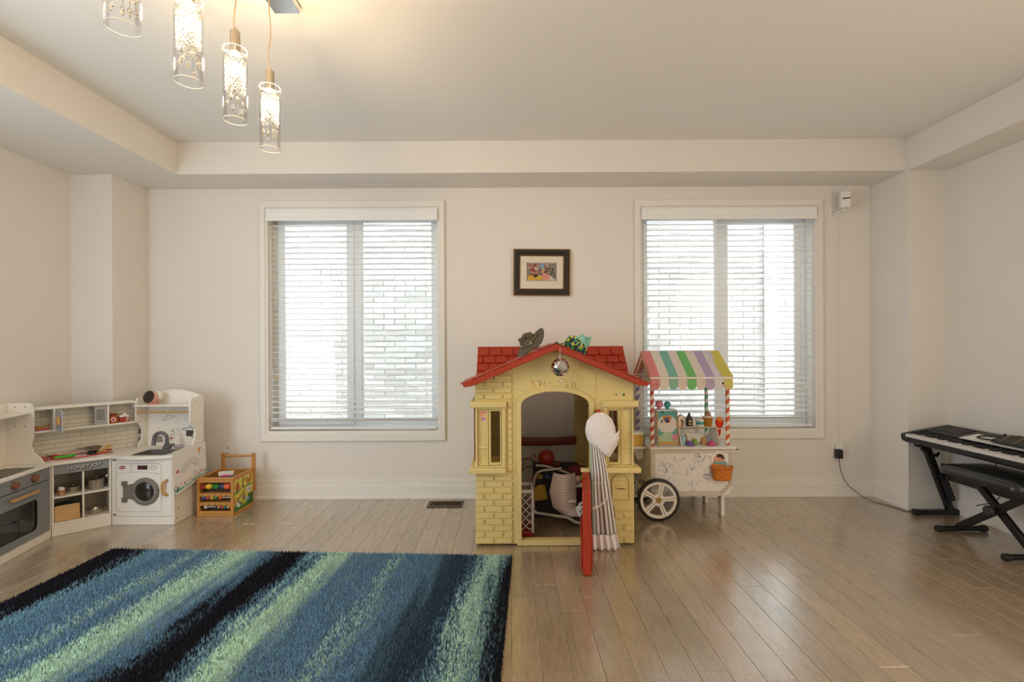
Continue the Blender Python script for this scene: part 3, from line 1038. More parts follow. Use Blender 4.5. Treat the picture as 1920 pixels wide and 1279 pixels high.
# mailbox with arched hood
b = MB()
mo = [(.615, .277), (.728, .277), (.728, .375)] + [(.6715 + .0565 * math.cos(t), .375 + .0565 * math.sin(t)) for t in [PI * k / 10 for k in range(1, 10)]] + [(.615, .375)]
mi_ = [(.623, .285), (.720, .285), (.720, .375)] + [(.6715 + .0485 * math.cos(t), .375 + .0485 * math.sin(t)) for t in [PI * k / 10 for k in range(1, 10)]] + [(.623, .375)]
b.plate(mo, [mi_], YF - .010, YF + .001)
for z in (.362, .385, .405): b.box(.630, .700, YF - .004, YF + .001, z, z + .004)
b.box(.640, .703, YF - .012, YF + .001, .344, .352); b.cyl((.707, YF - .008, .372), (.707, YF, .372), .006, n=10)
b.build('mailbox', TAN, ph, bevel=.003)
b = MB(); b.box(.625, .748, YF - .009, YF + .001, .207, .240); b.build('mailbox_ledge', TAN, ph, bevel=.004)
# main roof
RZ, RYc, SL = 1.192, 3.33, 1.07
for sgn in (-1, 1):
    b = MB()
    y_e = .245 if sgn < 0 else .31
    b.sheet(lambda u, v: (-.214 + u * 1.003, RYc + sgn * v * y_e, RZ - SL * v * y_e), 1, 1)
    b.build('roof_slope', RED, ph, solid=.016, bevel=.003)
b = MB(); b.box(-.215, .789, RYc - .022, RYc + .022, RZ - .012, RZ + .006); b.build('ridge_cap', RED, ph, bevel=.004)
ang = math.atan(SL)
sh_m = {}
def shingle(xa, xb, row):
    wd = round(xb - xa, 3)
    if wd not in sh_m:
        m_ = MB(); w_ = wd / 2
        m_.add([(-w_, 0, 0), (w_, 0, 0), (w_, .068, 0), (-w_, .068, 0), (-w_ + .002, 0, .011), (w_ - .002, 0, .011), (w_ - .003, .068, .002), (-w_ + .003, .068, .002)],
               [(3, 2, 1, 0), (4, 5, 6, 7), (0, 1, 5, 4), (1, 2, 6, 5), (2, 3, 7, 6), (3, 0, 4, 7)])
        sh_m[wd] = m_.mesh('shingle', RED, smooth=False)
    o = bpy.data.objects.new('shingle', sh_m[wd]); C.objects.link(o); o.parent = ph
    d = .022 + (row + 1) * .066
    o.location = ((xa + xb) / 2 - CX, RYc - d * math.cos(ang) - 3.30 - .007, RZ - d * math.sin(ang) + .006)
    o.rotation_euler = (ang, 0, 0)
for row in range(3):
    x = -.212 - (.040 if row % 2 else 0)
    while x < .786:
        a, c = max(x, -.212), min(x + .080, .786)
        d = (row + 1) * .066
        zz = RZ - d * math.sin(ang)
        gg = 1.205 - .44 * abs((a + c) / 2 - CX)
        if c - a > .015 and (zz + .05 < gg or True) and abs((a + c) / 2 - CX) > .16 - row * .0 + (0): shingle(round(a, 3), round(c - .004, 3), row)
        x += .083
# gable roof over the front, stepped like courses of shingles
def gpoly(s):
    return [(0, 0), (.545, -.240), (.548, -.262), (.50, -.262), (0, -.046)]
for sgn in (-1, 1):
    b = MB()
    b.plate([(CX + sgn * x, 1.216 + z) for x, z in [(0, 0), (.545, -.236), (.536, -.254), (.49, -.248), (0, -.040)]], [], 2.80, 3.22)
    g_ = b.build('gable_slope', RED, ph, bevel=.003)
    dirv = Vector((.545, 0, -.236)).normalized()
    nv = Vector((.236, 0, .545)).normalized()
    for k in range(8):
        s0, s1 = .02 + k * .0725, .02 + (k + 1) * .0725 + .004
        if k == 0: s0 = 0
        m_ = MB()
        p = [dirv * s0 + nv * .001, dirv * s1 + nv * .001, dirv * s1 + nv * .009, dirv * s0 + nv * .002]
        m_.plate([(CX + sgn * q_.x, 1.216 + q_.z) for q_ in p], [], 2.796 + .004 * (k % 2), 3.20)
        m_.build('shingle_course', RED, g_, smooth=False)
# door, swung open towards the room
dM = Matrix.Translation((.458, 2.882, 0)) @ Matrix.Rotation(math.radians(-98.4), 4, 'Z')
b = MB(); b.M = dM; b.box(0, .39, -.022, .022, .004, .445)
dr = b.build('door', RED, ph, bevel=.005)
b = MB(); b.M = dM; b.box(.05, .36, -.034, -.020, .02, .19); b.build('door_panel', RED, dr, bevel=.006)
b = MB(); b.M = dM; b.box(.05, .36, .020, .030, .02, .19); b.build('door_panel', RED, dr, bevel=.006)
b = MB(); b.M = dM; b.box(-.012, .020, -.03, .03, .445, .468); b.build('hinge_cap', TAN, dr, bevel=.004)
# hook knob
b = MB(); b.lathe([(.001, .03), (.014, .028), (.018, .018), (.012, .008), (.009, 0), (.009, -.01)], 16, (.530, YF - .012, .806), (0, -1, 0)); b.build('hook', RED, ph)
# crayon scribbles and stickers on the gable
INKR = mat('crayon_red', '#D9764E', .7); INKG = mat('crayon_grey', '#8C8466', .7); INKO = mat('crayon_orange', '#D7A84A', .75)
def scrib(mat_, polys, name, parent, y, r=.0012):
    for pl in polys:
        b_ = MB(); b_.tube([(x, y, z) for x, z in pl], r, 4); b_.build(name, mat_, parent)
scrib(INKR, [[(.135, .995), (.140, .985), (.157, .950)], [(.138, .988), (.180, .992)], [(.140, .982), (.132, 1.0)], [(.400, .975), (.404, .940), (.398, .965)]], 'crayon_stroke', ph, YF - .0008)
scrib(INKG, [[(.185, .958), (.184, .995), (.190, .960), (.190, .992), (.215, .958), (.215, .990)], [(.235, .985), (.245, .972), (.252, .985), (.262, .98)], [(.34, .95), (.348, .97), (.352, .945)], [(.385, .985), (.384, .952), (.372, .978), (.402, .978)]], 'crayon_stroke', ph, YF - .0008, .0008)
STK = [('#E9A27C', -.168, .795, .014), ('#D77A8C', -.150, .803, .008), ('#C77FC0', -.156, .765, .011), ('#F0D8E8', -.150, .752, .008)]
for i, (h_, x, z, r) in enumerate(STK):
    b = MB(); b.cyl((x, YF - .0012, z), (x, YF + .001, z), r, n=9); b.build('sticker', mat('sticker_%d' % i, h_, .5), ph)
for x, z, r in ((.690, .905, .008), (.645, .906, .005)):
    b = MB(); b.cyl((x, YF - .003, z), (x, YF + .001, z), r, n=5); b.build('gem_sticker', mat('green_gem', '#1E6B38', .2), ph)

# mirror ball hanging from the gable
mbx, mby, mbz = .298, 2.795, 1.076
t = thing('mirror_ball', 'small mirrored disco ball ornament hanging from the playhouse gable', 'ornament', (mbx, mby, mbz - .08))
MIR = mat('mirror_tiles', '#D8D6D2', .10, 1.0, var=.0)
b = MB(); rm = random.Random(8)
b.ball((mbx, mby, mbz), .0505, 24, 14); b.build('ball_core', STEEL, t)
b = MB()
for j in range(1, 15):
    th = PI * (j - .5) / 14
    m_ = max(5, int(26 * math.sin(th)))
    for i in range(m_):
        a = 2 * PI * (i + .5) / m_
        n_ = Vector((math.sin(th) * math.cos(a), math.sin(th) * math.sin(a), math.cos(th)))
        e1 = Vector((-math.sin(a), math.cos(a), 0)); e2 = n_.cross(e1)
        nt = (n_ + e1 * rm.uniform(-.13, .13) + e2 * rm.uniform(-.13, .13)).normalized()
        e1 = (e1 - nt * e1.dot(nt)).normalized(); e2 = nt.cross(e1)
        c_ = Vector((mbx, mby, mbz)) + n_ * .0525; h1 = PI * .0525 * math.sin(th) / m_ * .93; h2 = PI * .0525 / 28 * .93
        b.add([c_ - e1 * h1 - e2 * h2, c_ + e1 * h1 - e2 * h2, c_ + e1 * h1 + e2 * h2, c_ - e1 * h1 + e2 * h2], [(0, 1, 2, 3)])
b.build('mirror_tiles', MIR, t, smooth=False, weld=False, kind='stuff')
b = MB(); b.lathe([(.001, .016), (.006, .015), (.008, .006), (.016, 0), (.016, -.003)], 12, (mbx, mby, mbz + .052)); b.build('cap', CHROME, t)
b = MB(); b.cyl((mbx, mby, mbz + .066), (mbx, mby, 1.19), .0012, n=5); b.build('string', PLATE, t)
b = MB(); b.cyl((mbx, mby, mbz - .05), (mbx, mby, mbz - .075), .0012, n=5); b.ball((mbx, mby, mbz - .082), .011, 8, 6); b.build('drop_bead', mat_clear('clear_bead', '#F0F0F6', base=.25), t, smooth=False)

# hats on the roof
OLIVE = mat('olive_cotton', '#575142', .92, var=.12, scale=120, bump=.001)
OLIVED = mat('olive_lining', '#34302B', .95, var=.12, scale=120)
hx_, hy_ = .142, 2.93
t = thing('bucket_hat', 'olive bucket hat with chin cord lying on the left roof slope', 'hat', (.128, 2.965, 1.17))
hM = Matrix.Translation((.128, 2.965, 1.222)) @ Matrix.Rotation(math.radians(19), 4, 'X') @ Matrix.Rotation(math.radians(-38), 4, 'Y')
def brim(u, v):
    a = 2 * PI * u
    r = .048 + .070 * v
    z = .010 - .026 * v + .007 * math.sin(3 * a + 1) * v + .030 * v * v * max(0, math.cos(a - .5)) - .012 * v * max(0, -math.cos(a))
    return (r * math.cos(a), r * math.sin(a) * .92, z)
b = MB(); b.M = hM; b.sheet(brim, 40, 8); b.build('brim', OLIVE, t, solid=.003, angle=80)
def crown(u, v):
    a = 2 * PI * u
    if v < .7:
        k = v / .7; r = .054 - .010 * k; z = .008 + .048 * k
    else:
        k = (v - .7) / .3; r = .044 * (1 - k) + .0005; z = .056 - .018 * k
    z -= .022 * max(0, math.cos(a + .6)) * min(1, v * 1.2)
    r *= 1 + .07 * math.sin(3 * a) * v
    return (r * math.cos(a), r * math.sin(a) * .85, z + .006 * math.sin(5 * a) * v)
b = MB(); b.M = hM; b.sheet(crown, 40, 12); b.build('crown', OLIVE, t, solid=.002, angle=80)
b = MB(); b.M = hM
b.tube([(-.062 * math.cos(a * 1.0) * 1.02, -.062 * math.sin(a) * .87, .018) for a in [k * .2 for k in range(32)]], .003, 6)
b.tube(smooth_path([(-.02, -.055, .03), (.005, -.066, .035), (.018, -.064, .022), (.004, -.068, .012), (-.012, -.062, .016)]), .003, 6)
b.build('chin_cord', mat('cord_khaki', '#8F8367', .9), t)
b = MB(); b.M = hM; b.cyl((.014, -.069, .008), (.022, -.069, .018), .007, n=10); b.build('cord_lock', mat('cord_lock', '#A59C8C', .4), t)

q = NT('tropical_cotton')
tc = q.n('ShaderNodeTexCoord'); vo = q.n('ShaderNodeTexVoronoi', Scale=75.0); q.l(tc.outputs['Object'], vo.inputs['Vector'])
sp_ = q.n('ShaderNodeSeparateColor'); q.l(vo.outputs['Color'], sp_.inputs[0])
r = q.n('ShaderNodeValToRGB'); r.color_ramp.interpolation = 'CONSTANT'; cr = r.color_ramp
cols = ['#16303A', '#4D8F3A', '#D9C63E', '#1F3F7A', '#3E8F80', '#20261F', '#8FBF4A', '#2E6E4C', '#E6E0A0', '#35205A']
cr.elements[0].color = H(cols[0]); cr.elements[1].position = .1; cr.elements[1].color = H(cols[1])
for i, c_h in enumerate(cols[2:]):
    e_ = cr.elements.new(.2 + .1 * i); e_.color = H(c_h)
q.l(sp_.outputs[0], r.inputs[0]); q.l(r.outputs[0], q.b.inputs['Base Color']); q.b.inputs['Roughness'].default_value = .9
TROP = q.m
MINT = mat('mint_cotton', '#8FC9BC', .9, var=.12, scale=60, bump=.001)
kx, ky = .395, 2.93
t = thing('sun_hat', 'colourful jungle print sun hat with mint lining on the right roof slope', 'hat', (kx, ky, 1.16))
kM = Matrix.Translation((kx, ky, 1.172)) @ Matrix.Rotation(math.radians(24), 4, 'Y') @ Matrix.Rotation(math.radians(14), 4, 'X')
def kcrown(u, v):
    a = 2 * PI * u
    if v < .6:
        k = v / .6; r = .064 - .012 * k; z = .004 + .066 * k
    else:
        k = (v - .6) / .4; r = .052 * (1 - k) + .0005; z = .070 + .012 * k
    r *= 1 + .08 * math.sin(2 * a + 1) + .05 * math.sin(5 * a) * v
    return (r * math.cos(a) * 1.12, r * math.sin(a) * .8, z + .012 * math.sin(3 * a + .5) * v)
b = MB(); b.M = kM; b.sheet(kcrown, 40, 12); b.build('crown', TROP, t, solid=.002, angle=80)
def kbrim(u, v):
    a = 2 * PI * u
    r = .066 + .034 * v
    return (r * math.cos(a) * (1.0 + .25 * max(0, -math.cos(a))) * (1 - .2 * max(0, math.cos(a)) * v), r * math.sin(a) * .85, .006 - .010 * v + .018 * v * math.sin(4 * a))
b = MB(); b.M = kM; b.sheet(kbrim, 40, 6); b.build('brim', TROP, t, solid=.002, angle=80)
def kfold(u, v):
    a = -.9 + 2.6 * u
    r = .062 - .012 * v
    z = .050 + .062 * v + .010 * math.sin(6 * u)
    return (.012 + r * math.cos(a) * 1.0, .010 + r * math.sin(a) * .8 , z)
b = MB(); b.M = kM; b.sheet(kfold, 26, 8, ); b.build('lining', MINT, t, solid=.004, angle=80)
b = MB(); b.M = kM
b.ball((.022, .006, .070), .045, 18, 10, (1.0, .8, .85)); b.build('lining_bulge', MINT, t)

# chef hat and striped apron on the hook
COTTON = mat('white_cotton', '#ECE7E6', .92, var=.03, scale=60, bump=.0012)
t = thing('chef_hat', 'floppy white cloth chef hat hanging over the apron on the red hook', 'hat', (.545, 2.86, .54))
out = [(0.527, 0.81), (0.485, 0.784), (0.46, 0.753), (0.45, 0.696), (0.463, 0.642), (0.497, 0.601), (0.538, 0.566), (0.573, 0.547), (0.595, 0.537), (0.611, 0.559), (0.64, 0.606), (0.653, 0.66), (0.634, 0.686), (0.628, 0.724), (0.609, 0.768), (0.581, 0.793), (0.555, 0.806)]
cxh, czh = .545, .680
def chef(sgn):
    n = len(out)
    def f(u, v):
        s_ = u * n; i = int(s_) % n; k = s_ - int(s_)
        x = out[i][0] * (1 - k) + out[(i + 1) % n][0] * k; z = out[i][1] * (1 - k) + out[(i + 1) % n][1] * k
        px, pz = cxh + (x - cxh) * v, czh + (z - czh) * v
        puff = .030 * math.sqrt(max(0, 1 - v * v)) + .003 * math.sin(px * 90 + pz * 40) * (1 - v) + .002 * math.sin(u * 44) * v
        return (px, 2.852 - sgn * puff, pz)
    return f
b = MB(); b.sheet(chef(1), 54, 10); b.sheet(chef(-.35), 54, 10); b.build('puff', COTTON, t, angle=80)
b = MB(); b.sheet(lambda u, v: (.590 + .06 * u + .004 * v, 2.848 - .018 * math.sin(PI * u), .600 + .045 * u + .055 * v), 10, 5); b.build('band', COTTON, t, solid=.004, angle=80)

t = thing('apron', 'grey and white striped child apron with white frill hanging beside the red door', 'apron', (.54, 2.84, .0))
def ax(u, z):
    # left edge nearly straight, right edge flaring downwards
    k = max(0, min(1, (.60 - z) / .58))
    x0 = .478 + .012 * k
    x1 = .548 + .095 * k ** .8
    return x0 + (x1 - x0) * u
def apron(u, v):
    z = .620 - .535 * v
    k = v
    return (ax(u, z), 2.858 - .012 - (.004 + .009 * k) * (math.sin(u * 11 + 1) * .5 + .5) - .010 * math.sin(PI * u), z)
ST = [H('#E9E6E2'), H('#76706D'), H('#E9E6E2'), H('#7FA39C')]
def stripe(u, v):
    k = (u * 5.6 + .3) % 1
    if u < .10 and k > .5: return H('#8DB0A8')
    return H('#7C7674') if k < .46 else H('#ECE8E4')
b = MB(); b.sheet(apron, 86, 30, stripe); b.build('skirt', CLOTHP, t, solid=.002, angle=80)
def frill(u, v):
    z = .088 - .083 * v
    return (ax(u, z) - .004 + .010 * v * (u - .2), 2.846 - .004 - .012 * v - (.012 + .012 * v) * (math.sin(u * 26) * .5 + .5) - .010 * math.sin(PI * u), z + .004 * math.sin(u * 26 + 1) * v)
b = MB(); b.sheet(frill, 60, 6); b.build('frill', COTTON, t, solid=.002, angle=80)
def pocket(u, v):
    z = .400 - .165 * (1 - (1 - v)) * (1 - .55 * u ** 2.2)
    p = apron(min(.82, u * .82), max(0, (.620 - z) / .535))
    return (p[0], p[1] - .007, z)
b = MB(); b.sheet(pocket, 50, 10, lambda u, v: H('#F1EEEC') if v > .93 or u > .97 else stripe(u * .82 + .04, v)); b.build('pocket', CLOTHP, t, solid=.002, angle=80)
b = MB(); b.tube([(.482, 2.848, .60), (.500, 2.850, .70), (.528, 2.852, .80), (.540, 2.852, .70), (.545, 2.85, .62)], .004, 6); b.build('neck_strap', COTTON, t)

# ------------------------------------------------------------------ toys inside the playhouse
WPL = mat('white_plastic', '#E5DFDA', .4); DRED = mat('dark_red_cloth', '#6B2430', .9, var=.15); PNK = mat('pink_gingham_white', '#E3CFC8', .9)
t = thing('toy_crate', 'white lattice toy crate with red base just inside the playhouse door', 'crate', (.055, 3.05, 0))
b = MB(); b.box(-.03, .150, 2.985, 3.16, .001, .045); b.build('base', RED, t, bevel=.006)
ob = b
def lattice(face, name):
    m_ = MB()
    for k in range(-3, 5):
        for s_ in (1, -1):
            x0_ = k * .05
            pts_ = []
            for tt in (0, 1):
                a_ = x0_ + (s_ * .24 * tt if s_ > 0 else .1 - .24 * tt * 1)
                pts_.append((a_, .055 + .24 * tt))
            (a0, z0), (a1, z1) = pts_
            # clip to 0..W
            Wd = face[2]
            def cl(a0, z0, a1, z1):
                if a0 > a1: a0, z0, a1, z1 = a1, z1, a0, z0
                if a1 <= 0 or a0 >= Wd: return None
                if a0 < 0: z0 += (z1 - z0) * (0 - a0) / (a1 - a0); a0 = 0
                if a1 > Wd: z1 = z0 + (z1 - z0) * (Wd - a0) / (a1 - a0); a1 = Wd
                return a0, z0, a1, z1
            c_ = cl(a0, z0, a1, z1)
            if c_: m_.beam(face[0] + face[1] * c_[0] + Vector((0, 0, c_[1])), face[0] + face[1] * c_[2] + Vector((0, 0, c_[3])), .006, .006, up=face[3])
    m_.build(name, WPL, t)
lattice((Vector((-.025, 2.992, 0)), Vector((1, 0, 0)), .170, (0, 1, 0)), 'front_lattice')
lattice((Vector((.145, 2.992, 0)), Vector((0, 1, 0)), .160, (1, 0, 0)), 'side_lattice')
b = MB(); b.plate(rrect(-.03, .150, 2.985, 3.16, .02), [rrect(-.018, .138, 2.997, 3.148, .014)], .285, .305, 'z'); b.build('rim', WPL, t, bevel=.004)
b = MB()
for x, y in ((-.024, 2.99), (.144, 2.99), (.144, 3.154), (-.024, 3.154)): b.cbox(x, y, .165, .014, .014, .25)
b.build('corner_posts', WPL, t, bevel=.003)
b = MB(); b.box(.149, .152, 3.02, 3.10, .10, .20); b.build('sticker', mat('blue_sticker', '#3E7FA6', .5), t)
tubem = mat('stroller_tube', '#B9B2A8', .35, .3)
t = thing('doll_stroller', 'overturned toy stroller with pale pink gingham seat inside the playhouse', 'stroller', (.30, 3.30, 0))
R8 = .0085
b = MB(); b.tube(smooth_path([(.165, 3.22, .115), (.160, 3.22, .22), (.172, 3.22, .325), (.21, 3.22, .362), (.29, 3.22, .372), (.35, 3.22, .38)]), R8, 8)
b.tube(smooth_path([(.18, 3.24, .395), (.25, 3.24, .388), (.38, 3.22, .352), (.41, 3.22, .33), (.425, 3.22, .285)]), R8, 8)
b.build('handle_frame', tubem, t)
b = MB(); b.tube(smooth_path([(.155, 3.16, .106), (.30, 3.16, .083), (.385, 3.15, .072), (.425, 3.14, .050), (.47, 3.14, .042), (.53, 3.14, .05), (.56, 3.16, .09)]), .010, 8); b.build('lower_frame', tubem, t)
b = MB(); b.ball((.166, 3.16, .115), .011, 8, 6); b.ball((.165, 3.16, .104), .010, 8, 6); b.build('joint', WPL, t)
def ging(u, v): return H('#D9B9AE') if (int(u * 26) % 2) and (int(v * 30) % 2) else (H('#E6D3CB') if (int(u * 26) % 2) or (int(v * 30) % 2) else H('#F0E6E0'))
def seatf(u, v):
    w_ = .19 - .03 * (2 * v - 1) ** 2
    x0_ = .265 + .03 * abs(v - .55) * 2 + (.05 if v < .18 else 0) * (1 - v / .18)
    return (x0_ + w_ * u * .88, 3.185 - .05 * math.sin(PI * u) - .01 * math.sin(PI * v), .085 + .275 * v)
b = MB(); b.sheet(seatf, 26, 30, ging); b.build('seat_cloth', CLOTHP, t, solid=.006, angle=80)
def edgef(u, v): return (.425 + .018 * u, 3.170 + .02 * u, .085 + .24 * v)
b = MB(); b.sheet(edgef, 2, 24, lambda u, v: H('#A04038') if int(v * 24) % 2 and u < .6 else H('#EDE0D8')); b.build('seat_edge', CLOTHP, t, solid=.004)
b = MB(); b.box(.385, .432, 3.128, 3.150, .178, .192); b.build('buckle', WPL, t, bevel=.003)
b = MB(); b.cyl((.47, 3.02, .032), (.50, 3.05, .032), .030, n=18); b.build('wheel', WPL, t, bevel=.004)
def dalm(u, v): return H('#16151A') if rnd2(int(u * 16), int(v * 9), 3) < .3 else (H('#B04038') if rnd2(int(u * 16), int(v * 9), 4) < .07 else H('#E8E2DC'))
t = thing('spotted_cushion', 'black spotted white cushion on the stroller behind the red door', 'cushion', (.49, 3.2, 0))
b = MB(); b.sheet(lambda u, v: (.44 + .13 * u, 3.17 - .05 * math.sin(PI * u) * math.sin(PI * v), .065 + .085 * v + .02 * math.sin(PI * u)), 16, 9, dalm); b.build('cover', CLOTHP, t, solid=.02, angle=80)
b = MB(); b.ball((.452, 3.10, .108), .013, 10, 8); tag(b.build('white_pompom', WPL), 'small white pompom in front of the spotted cushion', 'pompom')
t = thing('red_ball', 'round red toy ball at the top of the pile inside the playhouse', 'ball', (.262, 3.42, .35))
b = MB(); b.ball((.262, 3.42, .405), .058, 22, 14); b.build('ball', RED, t)
b = MB(); b.cyl((.29, 3.42, .365), (.36, 3.40, .355), .024, n=14); b.build('base', MAROON, t)
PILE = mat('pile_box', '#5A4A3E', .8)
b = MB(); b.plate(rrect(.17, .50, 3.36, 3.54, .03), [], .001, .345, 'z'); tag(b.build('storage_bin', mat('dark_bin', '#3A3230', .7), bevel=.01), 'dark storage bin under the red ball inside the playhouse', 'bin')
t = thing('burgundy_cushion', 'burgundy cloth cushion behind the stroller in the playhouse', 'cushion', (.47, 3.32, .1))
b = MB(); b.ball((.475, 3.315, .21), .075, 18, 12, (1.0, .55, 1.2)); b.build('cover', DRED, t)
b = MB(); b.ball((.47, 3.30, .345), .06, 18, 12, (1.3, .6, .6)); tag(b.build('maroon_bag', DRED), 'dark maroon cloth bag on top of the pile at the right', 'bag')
t = thing('doll_bonnet', 'pink doll bonnet with green bow lying on the pile', 'doll', (.44, 3.22, .29))
b = MB(); b.ball((.448, 3.21, .312), .032, 14, 10, (1.2, .9, .7)); b.build('bonnet', mat('dusty_pink', '#C9A49C', .9), t)
b = MB(); b.add([(.462, 3.19, .325), (.505, 3.19, .345), (.515, 3.19, .318), (.48, 3.2, .315), (.49, 3.18, .36)], [(0, 1, 4), (0, 2, 1), (0, 3, 2)]); b.build('bow', mat('lime_felt', '#7FA33C', .9), t, solid=.006)
b = MB(); b.lathe([(.001, 0), (.03, .002), (.044, .014), (.046, .016), (.03, .006), (.001, .004)], 18, (.455, 3.18, .268)); tag(b.build('toy_dish', WPL), 'shallow white toy dish under the pink doll hood', 'dish')
t = thing('yellow_bag', 'yellow and navy cloth bag leaning inside the playhouse', 'bag', (.22, 3.32, .1))
b = MB(); b.plate([(.155, .13), (.265, .145), (.245, .245), (.20, .25), (.16, .21)], [], 3.29, 3.34); b.build('panel', mat('mustard', '#C8A536', .8, var=.1), t, bevel=.012)
b = MB(); b.plate([(.160, .20), (.235, .245), (.225, .29), (.165, .275)], [], 3.30, 3.34); b.build('flap', mat('navy_cloth', '#2A2A40', .9), t, bevel=.008)
for nm, col, (cx_, cz_, s_), lb in (('toy_book', '#8C7A3A', (.20, .305, .030), 'small olive board book on the yellow bag'), ('toy_block', '#9C3A30', (.17, .285, .02), 'small red toy block beside the board book'), ('toy_block', '#3C5A8A', (.265, .30, .022), 'small blue toy block beside the board book')):
    b = MB(); b.M = Matrix.Translation((cx_, 3.31, cz_)) @ Matrix.Rotation(.4, 4, 'Y'); b.cbox(0, 0, 0, s_ * 1.8, s_, s_ * 1.1)
    tag(b.build(nm, mat(nm + col, col, .6), bevel=.003), lb, 'toy')
b = MB()
b.tube(smooth_path([(.02, 3.30, .30), (.06, 3.30, .40), (.13, 3.31, .425), (.19, 3.32, .38), (.21, 3.32, .32)]), .004, 6)
b.tube(smooth_path([(.05, 3.28, .26), (.09, 3.28, .36), (.15, 3.29, .37), (.20, 3.3, .33)]), .0035, 6)
tag(b.build('black_wire_hoop', BLACKP), 'tangled black wire hoops at the left inside the playhouse', 'wire')
b = MB(); b.tube(smooth_path([(.03, 3.27, .29), (.09, 3.27, .39), (.165, 3.28, .458), (.178, 3.28, .44), (.18, 3.29, .39)]), .0035, 6)
tag(b.build('red_wire_hoop', RED), 'thin red wire hoop rising at the left inside the playhouse', 'wire')

# ------------------------------------------------------------------ ice cream cart
CW = mat('cart_white', '#ECE9E6', .4, var=.01)
MDF = mat('mdf_edge', '#C9A878', .6, var=.08)
GOLDP = mat('gold_print', '#A88B38', .5, var=.1)
TYRE = mat('black_tyre', '#151416', .5)
ct = thing('ice_cream_cart', 'white toy ice cream cart with pastel striped roof and spoked wheels', 'toy cart', (1.27, 3.53, 0))
x0, x1, yf, yb = .982, 1.553, 3.335, 3.690
fp = [(x0, .20)] + arc(x0 + .05, .203, .05, 180, 270, 6) + arc(x1 - .075, .228, .075, 270, 360, 8) + [(x1, .479), (x0, .479)]
fp = fp[1:]
for nm, y in (('front_panel', yf), ('rear_panel', yb - .012)):
    b = MB(); b.plate(fp, [], y, y + .012); b.build(nm, CW, ct, bevel=.002)
for x in (x0 + .004, x1 - .016):
    b = MB(); b.box(x, x + .012, yf + .012, yb - .012, .21, .479); b.build('side_panel', CW, ct, bevel=.002)
b = MB(); b.box(x0 + .02, x1 - .02, yf + .012, yb - .012, .155, .167); b.build('bottom_panel', CW, ct)
b = MB(); b.box(x0 - .008, x1 + .010, yf - .014, 3.715, .479, .494); b.build('counter_top', CW, ct, bevel=.003)
for y in (yf + .028, 3.640):
    b = MB(); b.box(1.483, 1.506, y, y + .055, .0005, .20); b.build('leg', CW, ct, bevel=.002)
# wheels
def wheel(y):
    t_ = MB()
    cz = .1445; cx = 1.017
    t_.M = Matrix.Translation((cx, y, cz)) @ Matrix.Rotation(PI / 2, 4, 'X')
    t_.lathe([(.127, -.015), (.140, -.0145), (.144, -.010), (.144, .010), (.140, .0145), (.127, .015), (.127, -.015)], 56)
    w_ = t_.build('tyre', TYRE, ct, angle=50)
    r_ = MB()
    holes = []
    for k in range(5):
        a0, a1 = 6 + 72 * k, 78 + 72 * k
        def P(r, a, off):
            # point on a circle of radius r, kept 'off' away from the spoke centre line at angle a
            da = math.degrees(math.asin(off / r))
            return r, a + (da if a == a0 else -da)
        lp = []
        ro, ri, hw = .107, .042, .0135
        d0 = math.degrees(math.asin(hw / ro)); d1 = math.degrees(math.asin(hw / ri))
        for i in range(9):
            a = a0 + d0 + 2 + (a1 - a0 - 2 * d0 - 4) * i / 8
            lp.append((cx + ro * math.cos(math.radians(a)), cz + ro * math.sin(math.radians(a))))
        for i in range(5):
            a = a1 - d1 - (a1 - a0 - 2 * d1) * i / 4
            lp.append((cx + ri * math.cos(math.radians(a)), cz + ri * math.sin(math.radians(a))))
        holes.append(lp)
    ring = [(cx + .128 * math.cos(2 * PI * k / 56), cz + .128 * math.sin(2 * PI * k / 56)) for k in range(56)]
    r_.plate(ring, holes, y - .011, y + .011)
    rim = r_.build('wheel_rim', CW, w_, bevel=.003)
    g_ = MB()
    for k in range(5):
        a = math.radians(6 + 72 * k)
        g_.beam((cx + .02 * math.cos(a), y - .0118, cz + .02 * math.sin(a)), (cx + .124 * math.cos(a), y - .0118, cz + .124 * math.sin(a)), .0035, .002, up=(0, 1, 0))
    g_.tube([(cx + .1245 * math.cos(2 * PI * k / 56), y - .0115, cz + .1245 * math.sin(2 * PI * k / 56)) for k in range(56)], .0016, 5, closed=True)
    g_.cyl((cx, y - .014, cz), (cx, y + .014, cz), .020, n=20)
    g_.build('hub_and_lines', GOLDP, w_, bevel=.001)
    c_ = MB(); c_.cyl((cx, y - .018, cz), (cx, y - .012, cz), .005, n=10); c_.build('axle_bolt', CHROME, w_)
wheel(3.285)
wheel(3.722)
b = MB(); b.cyl((1.017, 3.295, .1445), (1.017, 3.71, .1445), .006, n=8); b.build('axle', STEEL, ct)
# lattice border on the front
g = MB()
def wave(p, q, amp, n):
    p = Vector(p); q = Vector(q); d = (q - p); L = d.length; d.normalize(); nn = Vector((-d.y, d.x))
    for ph_ in (0, 1, 2, 3):
        pts = []
        for i in range(n * 8 + 1):
            s_ = i / (n * 8)
            o = amp * math.sin(PI * n * s_ + ph_ * PI) if ph_ < 2 else amp * math.cos(PI * n * s_ + ph_ * PI)
            pp = p + d * L * s_ + nn * o
            pts.append((pp.x, yf - .0006, pp.y))
        g.tube(pts, .0014, 4)
wave((x0 + .004, .463), (x1 - .004, .463), .013, 10)
wave((x0 + .016, .205), (x0 + .016, .452), .013, 6)
wave((x0 + .06, .170), (x1 - .085, .170), .013, 8)
wave((x1 - .018, .24), (x1 - .018, .452), .013, 5)
wave((x1 - .085, .168), (x1 - .014, .240), .012, 3)
g.build('waffle_border', GOLDP, ct)
rs = random.Random(14)
